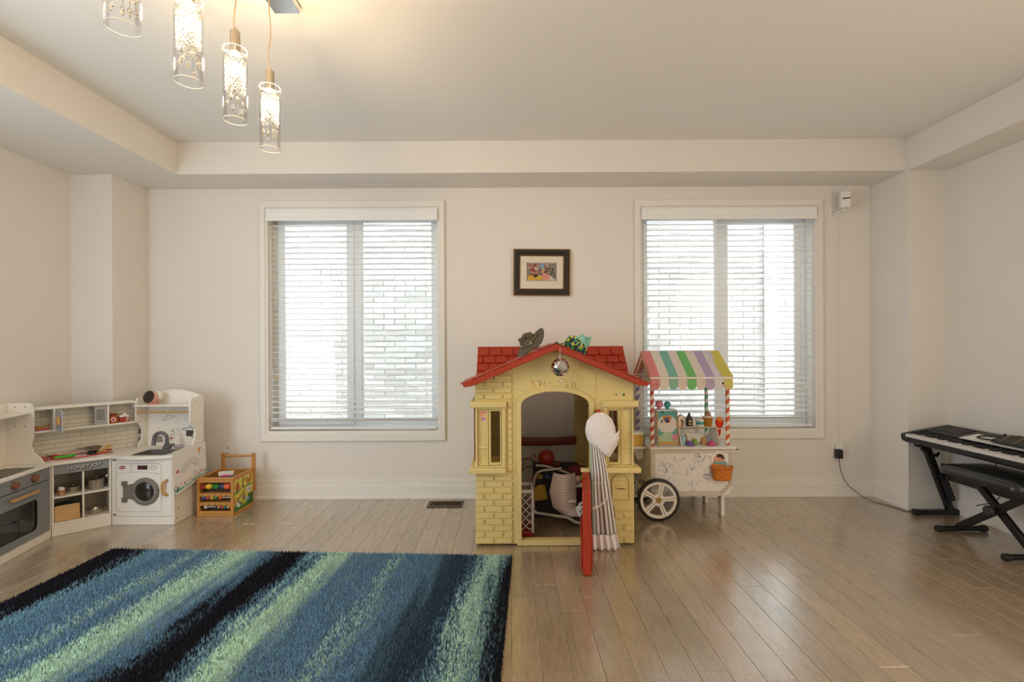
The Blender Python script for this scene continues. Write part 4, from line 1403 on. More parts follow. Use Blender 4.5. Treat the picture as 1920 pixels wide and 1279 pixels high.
BLUEI = mat('blue_marker', '#4A55A0', .6); LAV = mat('faint_marker', '#A9ACC8', .7)
for k in range(70):
    cx_ = rs.choice([rs.uniform(1.03, 1.14), rs.uniform(1.03, 1.42), rs.uniform(1.30, 1.42), rs.uniform(1.18, 1.30)]); cz_ = rs.uniform(.20, .435) if rs.random() < .5 else rs.uniform(.34, .44)
    if cx_ > 1.36 and cz_ < .40: cz_ = .30
    n = rs.randint(3, 6); a = rs.uniform(0, 2 * PI); pts = [(cx_, yf - .0004, cz_)]
    for i in range(n):
        a += rs.uniform(-1.4, 1.4); st_ = rs.uniform(.004, .020)
        nx_ = max(1.02, min(1.40, pts[-1][0] + st_ * math.cos(a))); nz_ = max(.185, min(.446, pts[-1][2] + st_ * math.sin(a)))
        pts.append((nx_, yf - .0004, nz_))
    b = MB(); b.tube(pts, rs.uniform(.0006, .0014), 4); b.build('marker_scribble', BLUEI if rs.random() < .5 else LAV, ct)
# ice cream motif and orange basket
MOT = [('motif_backing', '#EFE9E4', [(1.395, .355)] + arc(1.452, .41, .052, 190, -10, 12) + [(1.515, .355)], .004),
       ('waffle_rim', '#D98A4E', [(1.412, .345), (1.400, .372), (1.424, .390), (1.500, .385), (1.515, .355), (1.50, .345)], .0065),
       ('syrup_collar', '#7FB0AE', [(1.408, .384), (1.425, .398), (1.445, .390), (1.475, .397), (1.500, .394), (1.512, .378), (1.505, .366), (1.47, .374), (1.435, .376)], .008),
       ('scoop', '#E0A088', [(1.424, .392)] + arc(1.455, .405, .037, 190, -10, 10) + [(1.493, .392)], .0075),
       ('chocolate_top', '#43201A', [(1.432, .425), (1.440, .436)] + arc(1.457, .412, .035, 120, 0, 8) + [(1.486, .405), (1.478, .418), (1.470, .410), (1.462, .424), (1.450, .418), (1.440, .428)], .0095)]
for nm, c_, pl, d in MOT:
    b = MB(); b.plate(pl, [], yf - d, yf - .0002); b.build(nm, mat(nm, c_, .5), ct, bevel=.001)
WAF = mat('orange_plastic', '#D07A1E', .45, var=.08, scale=30)
bk = MB()
def bsk(u, v):
    w0, w1 = .055, .070
    hw = w0 + (w1 - w0) * v
    a = PI * u
    return (1.470 - hw * math.cos(a), yf - (.045 + .012 * v) * math.sin(a) ** .55 + .0035 * math.sin(18 * u + (0 if int(v * 6) % 2 else PI)) * .5, .268 + .096 * v)
bk.sheet(bsk, 40, 12)
bo = bk.build('cone_basket', WAF, ct, solid=.004, angle=80)
b = MB(); b.sheet(lambda u, v: (1.470 - (.0725 + .003 * (v > .5)) * math.cos(PI * u), yf - .060 * math.sin(PI * u) ** .55 - .002, .352 + .013 * v), 30, 1); b.build('basket_rim', WAF, bo, solid=.005, angle=80)
b = MB(); b.plate([(1.470 - .055 * math.cos(PI * k / 16), yf - .045 * math.sin(PI * k / 16) ** .55) for k in range(17)], [], .268, .272, 'z'); b.build('basket_floor', WAF, bo)
for sx in (-1, 1):
    for j in range(5):
        b = MB()
        for i in range(7):
            u = .12 + .76 * (i + .5 * (j % 2)) / 6.5
            p_ = bsk(min(u, .95), (j + .5) / 6)
            b.cbox(p_[0], p_[1] - .002, p_[2], .011, .004, .006)
        if sx == 1: b.build('weave_row', WAF, bo, bevel=.001)
# twisted candy posts
def candy(name, hexc):
    q = NT(name)
    tc = q.n('ShaderNodeTexCoord'); sp = q.n('ShaderNodeSeparateXYZ'); q.l(tc.outputs['Object'], sp.inputs[0])
    at = q.n('ShaderNodeMath', operation='ARCTAN2'); q.l(sp.outputs['Y'], at.inputs[0]); q.l(sp.outputs['X'], at.inputs[1])
    m1 = q.n('ShaderNodeMath', operation='MULTIPLY_ADD'); m1.inputs[1].default_value = 1 / (2 * PI)
    m2 = q.n('ShaderNodeMath', operation='MULTIPLY'); m2.inputs[1].default_value = -16.0
    q.l(sp.outputs['Z'], m2.inputs[0]); q.l(at.outputs[0], m1.inputs[0]); q.l(m2.outputs[0], m1.inputs[2])
    fr = q.n('ShaderNodeMath', operation='FRACT'); q.l(m1.outputs[0], fr.inputs[0])
    gt = q.n('ShaderNodeMath', operation='GREATER_THAN'); gt.inputs[1].default_value = .47; q.l(fr.outputs[0], gt.inputs[0])
    mx = q.n('ShaderNodeMix', data_type='RGBA'); q.l(gt.outputs[0], mx.inputs[0]); mx.inputs[6].default_value = H('#EDE9E2'); mx.inputs[7].default_value = H(hexc)
    q.l(mx.outputs[2], q.b.inputs['Base Color']); q.b.inputs['Roughness'].default_value = .4
    return q.m
for nm, c_, x, y in (('coral', '#C9504E', 1.004, 3.372), ('orange', '#D9622F', 1.545, 3.395), ('teal', '#5FAE9C', 1.520, 3.700), ('lavender', '#8F86C4', .993, 3.700)):
    b = MB(); b.cyl((0, 0, 0), (0, 0, .47), .0135, n=20)
    o = b.build('post', candy('candy_' + nm, c_), None); o.parent = ct
    o.location = (x - 1.27, y - 3.53, .494); o['label'] = nm + ' and white twisted post'
# roof
cols = ['#E08A8C', '#E6DFD8', '#7CBCB4', '#E3DAD5', '#72C272', '#E3DAD5', '#B4A7CC', '#DDD9DE', '#D3C95C']
RX0, RX1 = .975, 1.540
yr, zr, ye, ze = 3.530, 1.156, 3.302, .985
ye2 = 2 * yr - ye
def strip(u, v):
    if u > 7.55 / 9 and u < 8 / 9: return H('#CFCBE2') if u < (7.95 - .25 * int(v * 9) / 9) / 9 else H(cols[8])
    return H(cols[min(8, int(u * 9))])
dn = Vector((0, -(zr - ze), (yr - ye))).normalized()
for nm, s_ in (('roof_front', 1), ('roof_back', -1)):
    b = MB()
    b.sheet(lambda u, v: (RX0 + (RX1 - RX0) * u, yr - s_ * (yr - ye) * v, zr - (zr - ze) * v), 36, 9, strip)
    b.build(nm, PAINT, ct, solid=.009, smooth=False)
    e_ = MB(); e_.box(RX0 - .004, RX1 + .004, yr - s_ * (yr - ye) - .008, yr - s_ * (yr - ye) + .008, ze - .016, ze - .002); e_.build('roof_edge', CW, ct, bevel=.003)
PEACH = mat('peach_edge', '#E2AE92', .5)
for x in (RX0 + .004, RX1 - .012):
    b = MB()
    outl = [(ye, ze - .03), (yr, zr - .004), (ye2, ze - .03)]
    inn = []
    for (ya, za), (yb_, zb_) in (((ye2 - .035, ze - .036), (yr, zr - .062)), ((yr, zr - .062), (ye + .035, ze - .036))):
        for k in range(6):
            for i in range(4):
                s_ = (k + i / 4) / 6
                inn.append((ya + (yb_ - ya) * s_, za + (zb_ - za) * s_ + .012 * abs(math.sin(PI * (i / 4)))))
    inn.append((ye + .03, ze - .036))
    b.plate(outl + [(ye2 - .033, ze - .04)] + inn[1:], [], x, x + .007, 'x')
    b.build('scalloped_gable', PEACH, ct, smooth=False)
vc = ['#D98A8A', '#DFD8CF', '#85BCA8', '#DCCFC6', '#6FC06C', '#DCCFC6', '#B3A6C4', '#D7D2D6', '#CFC466']
wv = (RX1 - RX0) / 9
for yv in (ye - .004, ye2):
    for k in range(9):
        xa = RX0 + wv * k
        b = MB()
        pl = [(xa + .0006, ze - .006), (xa + .0006, ze - .064)] + [(xa + wv / 2 - wv / 2 * math.cos(PI * i / 8) * .98, ze - .064 - .026 * math.sin(PI * i / 8)) for i in range(1, 8)] + [(xa + wv - .0006, ze - .064), (xa + wv - .0006, ze - .006)]
        b.plate(pl, [], yv, yv + .007)
        o = b.build('scallop', mat('scallop_%d' % k, vc[k], .5, var=.02) if yv < yr else bpy.data.materials['scallop_%d' % k], ct, smooth=False)
# little stickers
for x, z, r, h_, yy in ((.990, .93, .004, '#B04A30', ye), (1.013, .937, .005, '#7A8A2A', ye), (1.017, .930, .004, '#A8402A', ye), (1.395, .950, .004, '#B0304A', ye), (1.470, .938, .008, '#2A2430', ye)):
    b = MB(); b.cyl((x, yy - .0065, z), (x, yy - .003, z), r, n=7); b.build('dot_sticker', mat('dot_' + h_[1:], h_, .5), ct)
b = MB(); b.beam((1.338, ye - .007, .925), (1.346, ye - .007, .955), .007, .004, up=(0, 1, 0)); b.build('stick_sticker', mat('cream_sticker', '#E8DDB0', .5), ct)
b = MB(); b.ball((1.010, yf + .020, .685), .009, 8, 6, (1.2, .6, 1.6)); b.build('pink_bow', mat('bow_pink', '#D06A86', .5), ct)
# side shelf and right hand knob
b = MB(); b.box(.815, x0 - .009, 3.40, 3.62, .468, .479); b.build('side_shelf', CW, ct, bevel=.002)
b = MB(); b.plate([(.875, .468), (.975, .468), (.975, .385)] + arc(.945, .398, .03, -60, -120, 3) + [(.905, .43)], [], 3.49, 3.50); b.build('shelf_bracket', CW, ct, bevel=.002)
b = MB(); b.cyl((1.560, 3.36, .478), (1.590, 3.36, .478), .009, n=12); k_ = b.build('handle_end', CW, ct, bevel=.002)
b = MB(); b.ball((1.590, 3.352, .472), .006, 8, 6); b.build('dark_screw', BLACKM, k_)

# popcorn box
pb = thing('popcorn_maker', 'white and teal toy popcorn box at the left of the cart counter', 'toy machine', (1.125, 3.44, .494))
prof = [(3.385, .4955), (3.392, .53), (3.412, .58), (3.420, .63), (3.418, .735), (3.50, .735), (3.50, .4955)]
for x, l in ((1.050, 'side_panel'), (1.190, 'side_panel')):
    b = MB(); b.plate(prof, [], x, x + .009, 'x'); b.build(l, CW, pb, bevel=.001)
    b = MB(); b.tube([(x + .0045, p[0] - .0005, p[1]) for p in prof[:5]], .0042, 6); b.build('edge_strip', MDF, pb)
b = MB(); b.box(1.050, 1.199, 3.424, 3.50, .735, .741); b.build('top_panel', CW, pb, bevel=.001)
def pop(u, v):
    c = hx('#5FB0AC')
    if ell(u, v, .5, .60, .52, .27): c = hx('#E6E0DC')
    if v < .36: c = hx('#4FA6AA')
    if v < .27 or ell(u, v, .5, .27, .34, .09): c = hx(['#A9CBA6', '#8FC0A0', '#C6D8B0', '#B8C99A'][int(rnd2(int(u * 14), int(v * 30)) * 4)])
    if u > .72 and .12 < v < .30: c = hx('#D98A9C')
    if v < .10: c = hx('#C9A05A')
    if ell(u, v, .5, .78, .24, .09) and abs(math.sin(u * 21)) > .3: c = hx(['#D98A35', '#E0A04A', '#C8742E'][int(u * 17) % 3])
    if ell(u, v, .48, .75, .12, .05): c = hx('#4658A8')
    if ell(u, v, .52, .68, .17, .035): c = hx('#6A1E3A')
    if ell(u, v, .22, .68, .04, .06): c = hx('#3A4A5A')
    if ell(u, v, .25, .96, .09, .03): c = hx('#4A2030')
    return c
def popf(u, v):
    z = .498 + .236 * v
    yy = 3.385
    for (ya, za), (yb_, zb_) in zip(prof[:5], prof[1:5]):
        if za <= z <= zb_ + 1e-6: yy = ya + (yb_ - ya) * (z - za) / (zb_ - za)
    return (1.059 + .131 * u, yy + .001, z)
b = MB(); b.sheet(popf, 30, 50, pop); b.build('printed_front', PAINT, pb, solid=.003, smooth=False)

def scoop_cup(name, hexc, x, y, z, s, label, cat='toy'):
    t_ = thing(name, label, cat, (x, y, z), group='toy ice cream pieces on the cart')
    m_ = mat('m_' + label[:18], hexc, .45)
    b_ = MB(); b_.lathe([(.001, 0), (.52 * s, .0), (.55 * s, .5 * s), (.50 * s, .8 * s)], 16, (x, y, z)); b_.build('stem', m_, t_)
    b_ = MB(); b_.ball((x, y, z + 1.35 * s), s, 18, 12, (1, 1, .92)); b_.build('scoop', m_, t_)
    return t_
scoop_cup('ice_cream_scoop', '#DE8FA8', 1.080, 3.455, .7415, .028, 'pink toy scoop standing on the popcorn box, left one')
scoop_cup('ice_cream_scoop', '#4FB0BC', 1.139, 3.455, .7415, .025, 'teal toy scoop standing on the popcorn box, right one')

# display stand with slanted side
ds = thing('display_stand', 'white toy display shelf with slanted side on the cart counter', 'shelf', (1.34, 3.46, .494))
tp = [(3.370, .4955), (3.425, .612), (3.515, .612), (3.600, .4955)]
b = MB(); b.plate(tp, [], 1.472, 1.479, 'x'); sd = b.build('side_panel', CW, ds, bevel=.001)
b = MB(); b.tube([(1.4755, 3.3695, .497), (1.4755, 3.4245, .612)], .0034, 6); b.build('edge_strip', MDF, sd)
b = MB(); b.plate(tp, [], 1.207, 1.214, 'x'); b.build('side_panel', CW, ds, bevel=.001)
b = MB(); b.box(1.203, 1.484, 3.418, 3.520, .612, .619); b.build('top_shelf', CW, ds, bevel=.001)
b = MB(); b.box(1.203, 1.484, 3.4165, 3.4185, .6125, .6185); b.build('edge_strip', MDF, ds)
b = MB(); b.plate(rrect(1.484, 1.545, 3.425, 3.485, .02), [[(1.513 + .014 * math.cos(2 * PI * k / 14), 3.455 + .014 * math.sin(2 * PI * k / 14)) for k in range(14)]], .600, .606, 'z'); b.build('cone_holder', CW, ds)

def cut(name, label, cat, parts, y0, th, group='toy ice cream pieces on the cart'):
    xs = [p[0] for pl in parts for p in pl[2]]; zs = [p[1] for pl in parts for p in pl[2]]
    t_ = thing(name, label, cat, ((min(xs) + max(xs)) / 2, y0, min(zs)), group=group)
    for i, (nm, h_, pl) in enumerate(parts):
        b_ = MB(); b_.plate(pl, [], y0 - th / 2 - .0015 * i, y0 + th / 2); b_.build(nm, mat(nm + '_' + h_[1:], h_, .5), t_, bevel=.001)
    return t_
Z1 = .6195
cut('toy_waffle', 'brown and cream bread shaped toy at the left of the display shelf', 'toy', [
    ('base', '#8A5E3C', [(1.213, Z1), (1.256, Z1), (1.259, Z1 + .05)] + arc(1.237, Z1 + .058, .024, 0, 180, 8) + [(1.212, Z1 + .05)]),
    ('icing', '#E9DFD2', [(1.214, Z1 + .05)] + arc(1.237, Z1 + .058, .020, 170, 10, 7) + [(1.255, Z1 + .03), (1.246, Z1 + .052), (1.232, Z1 + .045), (1.222, Z1 + .03)]),
    ('cream', '#E6D3B0', [(1.213, Z1), (1.236, Z1), (1.234, Z1 + .040), (1.214, Z1 + .036)]),
    ('biscuit', '#B98A3C', [(1.240, Z1 + .002), (1.253, Z1 + .002), (1.255, Z1 + .026), (1.242, Z1 + .024)])], 3.46, .016)
bt = thing('syrup_bottle', 'dark chocolate syrup toy bottle on the display shelf', 'toy bottle', (1.297, 3.46, Z1))
b = MB(); b.lathe([(.001, 0), (.024, .0005), (.0255, .006), (.0255, .045), (.020, .062), (.010, .078), (.006, .094), (.001, .098)], 18, (1.297, 3.46, Z1), sy=.7); b.build('bottle', mat('syrup_dark', '#33222C', .35), bt)
b = MB(); b.plate([(1.283, Z1 + .008), (1.311, Z1 + .008), (1.311, Z1 + .036), (1.297, Z1 + .050), (1.283, Z1 + .036)], [], 3.4405, 3.444); lb_ = b.build('bottle_label', mat('label_brown', '#5E3F2C', .5), bt)
b = MB(); b.plate([(1.286, Z1 + .032), (1.308, Z1 + .032), (1.303, Z1 + .042), (1.291, Z1 + .042)], [], 3.4398, 3.4404); b.plate([(1.289, Z1 + .012), (1.305, Z1 + .012), (1.306, Z1 + .022), (1.300, Z1 + .016), (1.294, Z1 + .016), (1.288, Z1 + .022)], [], 3.4398, 3.4404); b.build('label_print', mat('label_cream', '#E3CF94', .5), lb_)
b = MB(); b.box(1.318, 1.345, 3.462, 3.49, Z1, Z1 + .052)
tag(b.build('sugar_box', mat('pale_cream', '#E5DFCF', .6), bevel=.003), 'plain pale box right behind the syrup bottle', 'toy box', 'toy ice cream pieces on the cart')
cp = thing('ice_cream_tub', 'white and turquoise toy tub on the display shelf', 'toy tub', (1.378, 3.46, Z1))
b = MB(); b.lathe([(.001, 0), (.027, 0), (.030, .040), (.026, .040), (.024, .006), (.001, .005)], 20, (1.378, 3.462, Z1)); b.build('tub', mat('turquoise', '#3FA3B4', .5), cp)
b = MB(); b.lathe([(.031, .033), (.032, .046), (.012, .050), (.001, .050)], 20, (1.378, 3.462, Z1)); b.build('lid', PLATE, cp)
b = MB(); b.lathe([(.0285, .0), (.0295, .012), (.0285, .012)], 20, (1.378, 3.462, Z1)); b.build('band', PLATE, cp)
cc = thing('cone_cup', 'brown wafer cup with brown scoop at the right end of the display shelf', 'toy cup', (1.425, 3.445, Z1))
b = MB(); b.lathe([(.001, 0), (.026, .0), (.034, .056), (.036, .058), (.036, .064), (.030, .064), (.001, .060)], 20, (1.425, 3.445, Z1)); b.build('cup', mat('wafer', '#B07824', .55, var=.1), cc)
b = MB(); b.lathe([(.035, .060), (.036, .071), (.024, .075), (.001, .075)], 20, (1.425, 3.445, Z1)); b.build('cream_ring', PLATE, cc)
b = MB(); b.ball((1.425, 3.445, Z1 + .082), .023, 16, 10); b.build('scoop', mat('cocoa', '#A67C68', .55), cc)
oc = thing('orange_cone', 'bright orange toy ice cream cone standing in the side holder', 'toy cone', (1.513, 3.455, .56))
b = MB(); b.lathe([(.001, .545), (.004, .547), (.0135, .600), (.026, .628), (.029, .650), (.029, .658), (.001, .658)], 20, (1.513, 3.455, 0)); b.build('cone', mat('neon_orange', '#F0421C', .45), oc)
b = MB(); b.ball((1.513, 3.455, .660), .0265, 16, 10, (1, 1, .95)); b.build('scoop', mat('amber', '#F2992E', .45), oc)
Z0 = .4945
b = MB(); b.lathe([(.001, 0), (.015, 0), (.021, .062), (.020, .062), (.014, .003), (.001, .003)], 18, (1.232, 3.405, Z0))
tag(b.build('blue_cup', mat('pale_blue', '#A5D3DE', .4)), 'pale blue toy cup at the left below the display shelf', 'toy cup', 'toy ice cream pieces on the cart')
cut('brown_cone', 'brown and cream toy cone lying behind the purple scoop', 'toy cone', [('cone', '#A86A44', [(1.255, Z0), (1.283, Z0 + .012), (1.272, Z0 + .062), (1.258, Z0 + .070), (1.250, Z0 + .04)]), ('cream', '#EEE6DE', [(1.275, Z0 + .012), (1.295, Z0 + .022), (1.284, Z0 + .052), (1.270, Z0 + .060)])], 3.44, .014)
def dome(name, hexc, x, y, r, label, h=.9):
    t_ = thing(name, label, 'toy scoop', (x, y, Z0), group='toy ice cream pieces on the cart')
    m_ = mat('dome_' + hexc[1:], hexc, .5)
    b_ = MB(); b_.lathe([(.001, 0), (r * 1.12, 0), (r * 1.18, .006), (r, .012), (r * .97, r * .35), (r * .75, r * h * .85), (r * .4, r * h * 1.1), (.001, r * h * 1.18)], 18, (x, y, Z0)); b_.build('scoop', m_, t_)
    b_ = MB(); b_.lathe([(r * 1.16, .002), (r * 1.25, .005), (r * 1.16, .009)], 18, (x, y, Z0)); b_.build('base_ring', m_, t_)
dome('ice_cream_scoop', '#7A5FA8', 1.274, 3.385, .026, 'purple toy scoop in front below the display shelf', 1.1)
dome('ice_cream_scoop', '#86A83A', 1.318, 3.415, .021, 'green toy scoop below the display shelf', 1.8)
dome('ice_cream_scoop', '#C99C66', 1.386, 3.425, .024, 'tan toy scoop with a tall top below the display shelf', 1.9)
dome('ice_cream_scoop', '#C85484', 1.424, 3.385, .026, 'deep pink toy scoop at the right below the display shelf', 1.1)
b = MB(); b.M = Matrix.Translation((1.34, 3.50, Z0)) @ Matrix.Rotation(-.25, 4, 'X'); b.box(-.075, .075, -.002, .002, .001, .062)
tag(b.build('white_card', PLATE), 'white card leaning at the back below the display shelf', 'card')
yb_ = thing('yellow_box', 'yellow and white toy box with blue edge on the side shelf of the cart', 'box', (.90, 3.48, .479))
b = MB(); b.box(.825, .966, 3.445, 3.53, .4795, .560); b.build('box', mat('yellow_card', '#D9B04E', .6), yb_, bevel=.002)
b = MB(); b.box(.822, .968, 3.442, 3.533, .560, .578); b.build('lid', PLATE, yb_, bevel=.002)
b = MB(); b.box(.966, .9725, 3.44, 3.535, .4795, .575); b.build('blue_edge', mat('slate_blue', '#66838F', .6), yb_)

# ------------------------------------------------------------------ play kitchen
KW = WHITE
KGREY = mat('kitchen_grey', '#8C9094', .45, var=.03)
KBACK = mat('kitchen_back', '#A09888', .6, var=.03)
TILE = mat('printed_tile', '#DDD8CA', .4, var=.04, scale=6)
GROUT = mat('grout_grey', '#6E6A62', .7)
BAMB = mat('beech_wood', '#C79A5C', .5, var=.15, scale=20, stretch=(1, 1, 6))
HINGE = mat('hinge_grey', '#6E6A62', .5)
SCREW = mat('screw_hole', '#57524A', .5)
A_ = Vector((-2.913, 3.050, 0)); B_ = Vector((-2.700, 3.257, 0))
CMx = Matrix.Translation(A_) @ Matrix.Rotation(math.atan2(.207, .213), 4, 'Z'); CL = .297
OMx = Matrix.Translation((-2.7915, 2.524, 0)) @ Matrix.Rotation(math.radians(103), 4, 'Z'); OL = .54
hp = Vector((-3.055, 3.012, 0)); hq = Vector((-2.703, 3.470, 0))
HMx = Matrix.Translation(hp) @ Matrix.Rotation(math.atan2(hq.y - hp.y, hq.x - hp.x), 4, 'Z'); HL = (hq - hp).length
CT = .475

# --- corner shelf unit
cu = thing('toy_kitchen_corner', 'white corner unit of the toy kitchen with open shelves and tiled hutch', 'toy kitchen', tuple(CMx @ Vector((CL / 2, .1, 0))), group='toy kitchen units')
def cb(name, m_, boxes, parent=None, bev=.002, M=CMx, label=None):
    b_ = MB(); b_.M = M
    for q_ in boxes: b_.box(*q_)
    return b_.build(name, m_, parent or cu, bevel=bev, smooth=False, label=label)
D = .20
cb('kick_board', KW, [(0.002, CL - .002, .0, .012, .0005, .072)])
cb('side_panel', KW, [(.002, .013, 0, D, .072, CT - .02)])
cb('side_panel', KW, [(CL - .013, CL - .002, 0, D, .072, CT - .02)])
cb('bottom_board', KW, [(.013, CL - .013, .001, D, .072, .084)])
cb('middle_board', KW, [(.013, CL - .013, .002, D, .240, .251)])
cb('divider', KW, [(CL / 2 - .0, CL / 2 + .010, .003, D, .084, .240)])
cb('divider', KW, [(CL / 2 - .0, CL / 2 + .010, .003, D, .251, CT - .02)])
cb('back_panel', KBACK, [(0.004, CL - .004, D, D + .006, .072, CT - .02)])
fa = cb('fascia', KGREY, [(.013, CL - .013, -.001, .010, .393, CT - .020)])
for dx, dz, m_, y in ((.0024, -.0024, mat('lettering_black', '#141414', .5), -.0016), (0, 0, mat('lettering_white', '#CFCBC4', .5), -.0026)):
    TM = CMx @ Matrix.Translation((CL / 2 + .012 + dx, y, .424 + dz)) @ Matrix.Rotation(PI / 2, 4, 'X')
    text_mesh('HONEY JOY', .031, m_, 'lettering', fa, TM, .0005, .12, .0026 if m_.name.startswith('lettering_black') else .0007)
b = MB()
cpoly = [A_ + Vector((.010, -.012, 0)), B_ + Vector((.010, -.010, 0)), Vector((-2.712, 3.258, 0)), Vector((-2.712, 3.535, 0)), Vector((-2.79, 3.556, 0)), Vector((-3.140, 3.085, 0)), Vector((-3.140, 3.012, 0)), Vector((-2.925, 3.062, 0))]
b.plate([(p.x, p.y) for p in cpoly], [], CT - .020, CT, 'z'); b.build('worktop', KW, cu, bevel=.003)
# hutch
hz0, hz1, hd = .660, .822, .098
def hb(name, m_, boxes, parent=None, bev=.002, label=None): return cb(name, m_, boxes, parent or cu, bev, HMx, label)
hb('hutch_top', KW, [(0, HL, 0, hd, hz1 - .016, hz1)])
hb('hutch_floor', KW, [(0, HL, 0, hd, hz0, hz0 + .011)])
for x in (.143, .420): hb('hutch_divider', KW, [(x, x + .011, .002, hd, hz0 + .011, hz1 - .016)])
bs = hb('backsplash', GROUT, [(-.03, HL + .06, hd, hd + .006, CT, hz1 - .004)], bev=0)
tm = MB(); tm.box(-.0645, .0645, -.0012, .001, -.0143, .0143); tme = tm.mesh('tile', TILE, smooth=False)
tm2 = MB(); tm2.box(-.0315, .0315, -.0012, .001, -.0143, .0143); tme2 = tm2.mesh('tile', TILE, smooth=False)
for r_ in range(11):
    z = CT + .0155 + r_ * .0305
    x = -.03 + (0.0 if r_ % 2 else .065)
    if not r_ % 2:
        o = bpy.data.objects.new('tile', tme2); C.objects.link(o); o.parent = bs; o.matrix_local = Matrix.Translation(-Vector(cu['_off'])) @ HMx @ Matrix.Translation((.0025, hd - .0003, z))
    while x < HL + .05:
        cx_ = x + .065
        if cx_ - .04 > HL + .05: break
        o = bpy.data.objects.new('tile', tme); C.objects.link(o); o.parent = bs
        o.matrix_local = Matrix.Translation(-Vector(cu['_off'])) @ HMx @ Matrix.Translation((cx_, hd - .0003, z))
        x += .1305
# microwave: keypad panel and open door
kp = hb('keypad_panel', mat('keypad_grey', '#A9A8A6', .5), [(.352, .420, .012, .020, hz0 + .011, hz1 - .016)])
ks = MB(); ks.M = HMx
for i in range(4):
    for j in range(3): ks.box(.3655 + j * .0145, .3765 + j * .0145, .0105, .0125, hz0 + .046 + i * .0185, hz0 + .058 + i * .0185)
ks.build('keypad_buttons', BLACKP, kp, bevel=.001)
ks = MB(); ks.M = HMx
for i in range(4):
    for j in range(3): ks.box(.3690 + j * .0145, .3725 + j * .0145, .0100, .0106, hz0 + .0495 + i * .0185, hz0 + .0545 + i * .0185)
ks.build('keypad_digits', PLATE, kp, smooth=False)
md = cb('microwave_door', mat('door_blue_grey', '#B4BABF', .4), [(.158, .166, -.145, .0, hz0 + .006, hz1 - .018)], M=HMx)
b = MB(); b.M = HMx; b.box(.138, .157, -.135, -.105, hz0 + .055, hz0 + .105); b.build('door_handle', BAMB, md, bevel=.003)

# --- washer and sink unit
WX0, WX1, WY0, WY1 = -2.700, -2.287, 3.257, 3.583
wu = thing('toy_kitchen_washer', 'white toy kitchen unit with washing machine door, grey sink and arched hutch', 'toy kitchen', (-2.49, 3.42, 0), group='toy kitchen units')
def wb(name, m_, boxes, parent=None, bev=.002):
    b_ = MB()
    for q_ in boxes: b_.box(*q_)
    return b_.build(name, m_, parent or wu, bevel=bev, smooth=False)
wb('kick_board', KW, [(WX0, WX1, WY0, WY0 + .012, .0005, .056)])
wb('front_panel', KW, [(WX0 + .010, WX1 - .003, WY0 - .001, WY0 + .010, .058, CT - .022)])
wb('side_panel', KW, [(WX0, WX0 + .009, WY0 - .001, WY1, .0565, CT - .021)])
sp = wb('side_panel', KW, [(WX1 - .002, WX1 + .010, WY0, WY1, .0005, CT - .021)])
for y, z in ((3.285, .035), (3.30, .10), (3.52, .10)):
    b = MB(); b.cyl((WX1 + .009, y, z), (WX1 + .0108, y, z), .005, n=10); b.build('screw_cap', SCREW, sp)
wb('back_panel', KW, [(WX0 + .002, WX1 - .002, WY1 - .008, WY1, .0005, .60)])
ctop = [(WX0 - .004, WY1), (WX0 - .004, WY0 - .010)] + [(WX0 - .004 + (WX1 - WX0 + .018) * k / 14, WY0 - .010 - .042 * math.sin(PI * k / 14)) for k in range(1, 14)] + [(WX1 + .014, WY0 - .010), (WX1 + .014, WY1)]
sx0, sx1, sy0, sy1 = -2.555, -2.335, 3.245, 3.415
b = MB(); b.plate(ctop, [rrect(sx0, sx1, sy0, sy1, .02)], CT - .020, CT, 'z'); b.build('worktop', KW, wu, bevel=.003)
SINK = mat('sink_grey', '#77746F', .4, .2)
b = MB()
rr_ = rrect(sx0 - .006, sx1 + .006, sy0 - .006, sy1 + .006, .022)
b.plate(rr_, [rrect(sx0 + .006, sx1 - .006, sy0 + .006, sy1 - .006, .018)], CT - .001, CT + .004, 'z')
b.plate(rrect(sx0 + .001, sx1 - .001, sy0 + .028, sy1 - .001, .02), [rrect(sx0 + .006, sx1 - .006, sy0 + .033, sy1 - .006, .018)], CT - .06, CT - .001, 'z')
b.plate(rrect(sx0 + .001, sx1 - .001, sy0 + .001, sy0 + .05, .018), [], CT - .018, CT - .012, 'z')
b.plate(rrect(sx0 + .001, sx1 - .001, sy0 + .028, sy1 - .001, .02), [], CT - .066, CT - .060, 'z')
b.build('sink', SINK, wu, bevel=.001)
fx, fy = -2.462, 3.452
b = MB(); b.lathe([(.001, .0), (.026, .0), (.028, .006), (.026, .020), (.017, .026), (.017, .04)], 20, (fx, fy, CT)); b.cyl((fx + .01, fy, CT + .022), (fx + .05, fy, CT + .030), .011, n=12)
b.tube([(fx, fy, CT + .03), (fx, fy, CT + .075)] + [(fx - .042 + .042 * math.cos(t), fy - .012 * (t / PI), CT + .075 + .042 * math.sin(t)) for t in [PI * k / 12 for k in range(1, 13)]] + [(fx - .085, fy - .014, CT + .045)], [.0125] * 15, 12)
b.lathe([(.0125, .0), (.0145, -.004), (.0145, -.020), (.011, -.024), (.001, -.024)], 14, (fx - .085, fy - .014, CT + .052))
b.build('faucet', mat('faucet_grey', '#6C6B6D', .35, .3), wu)
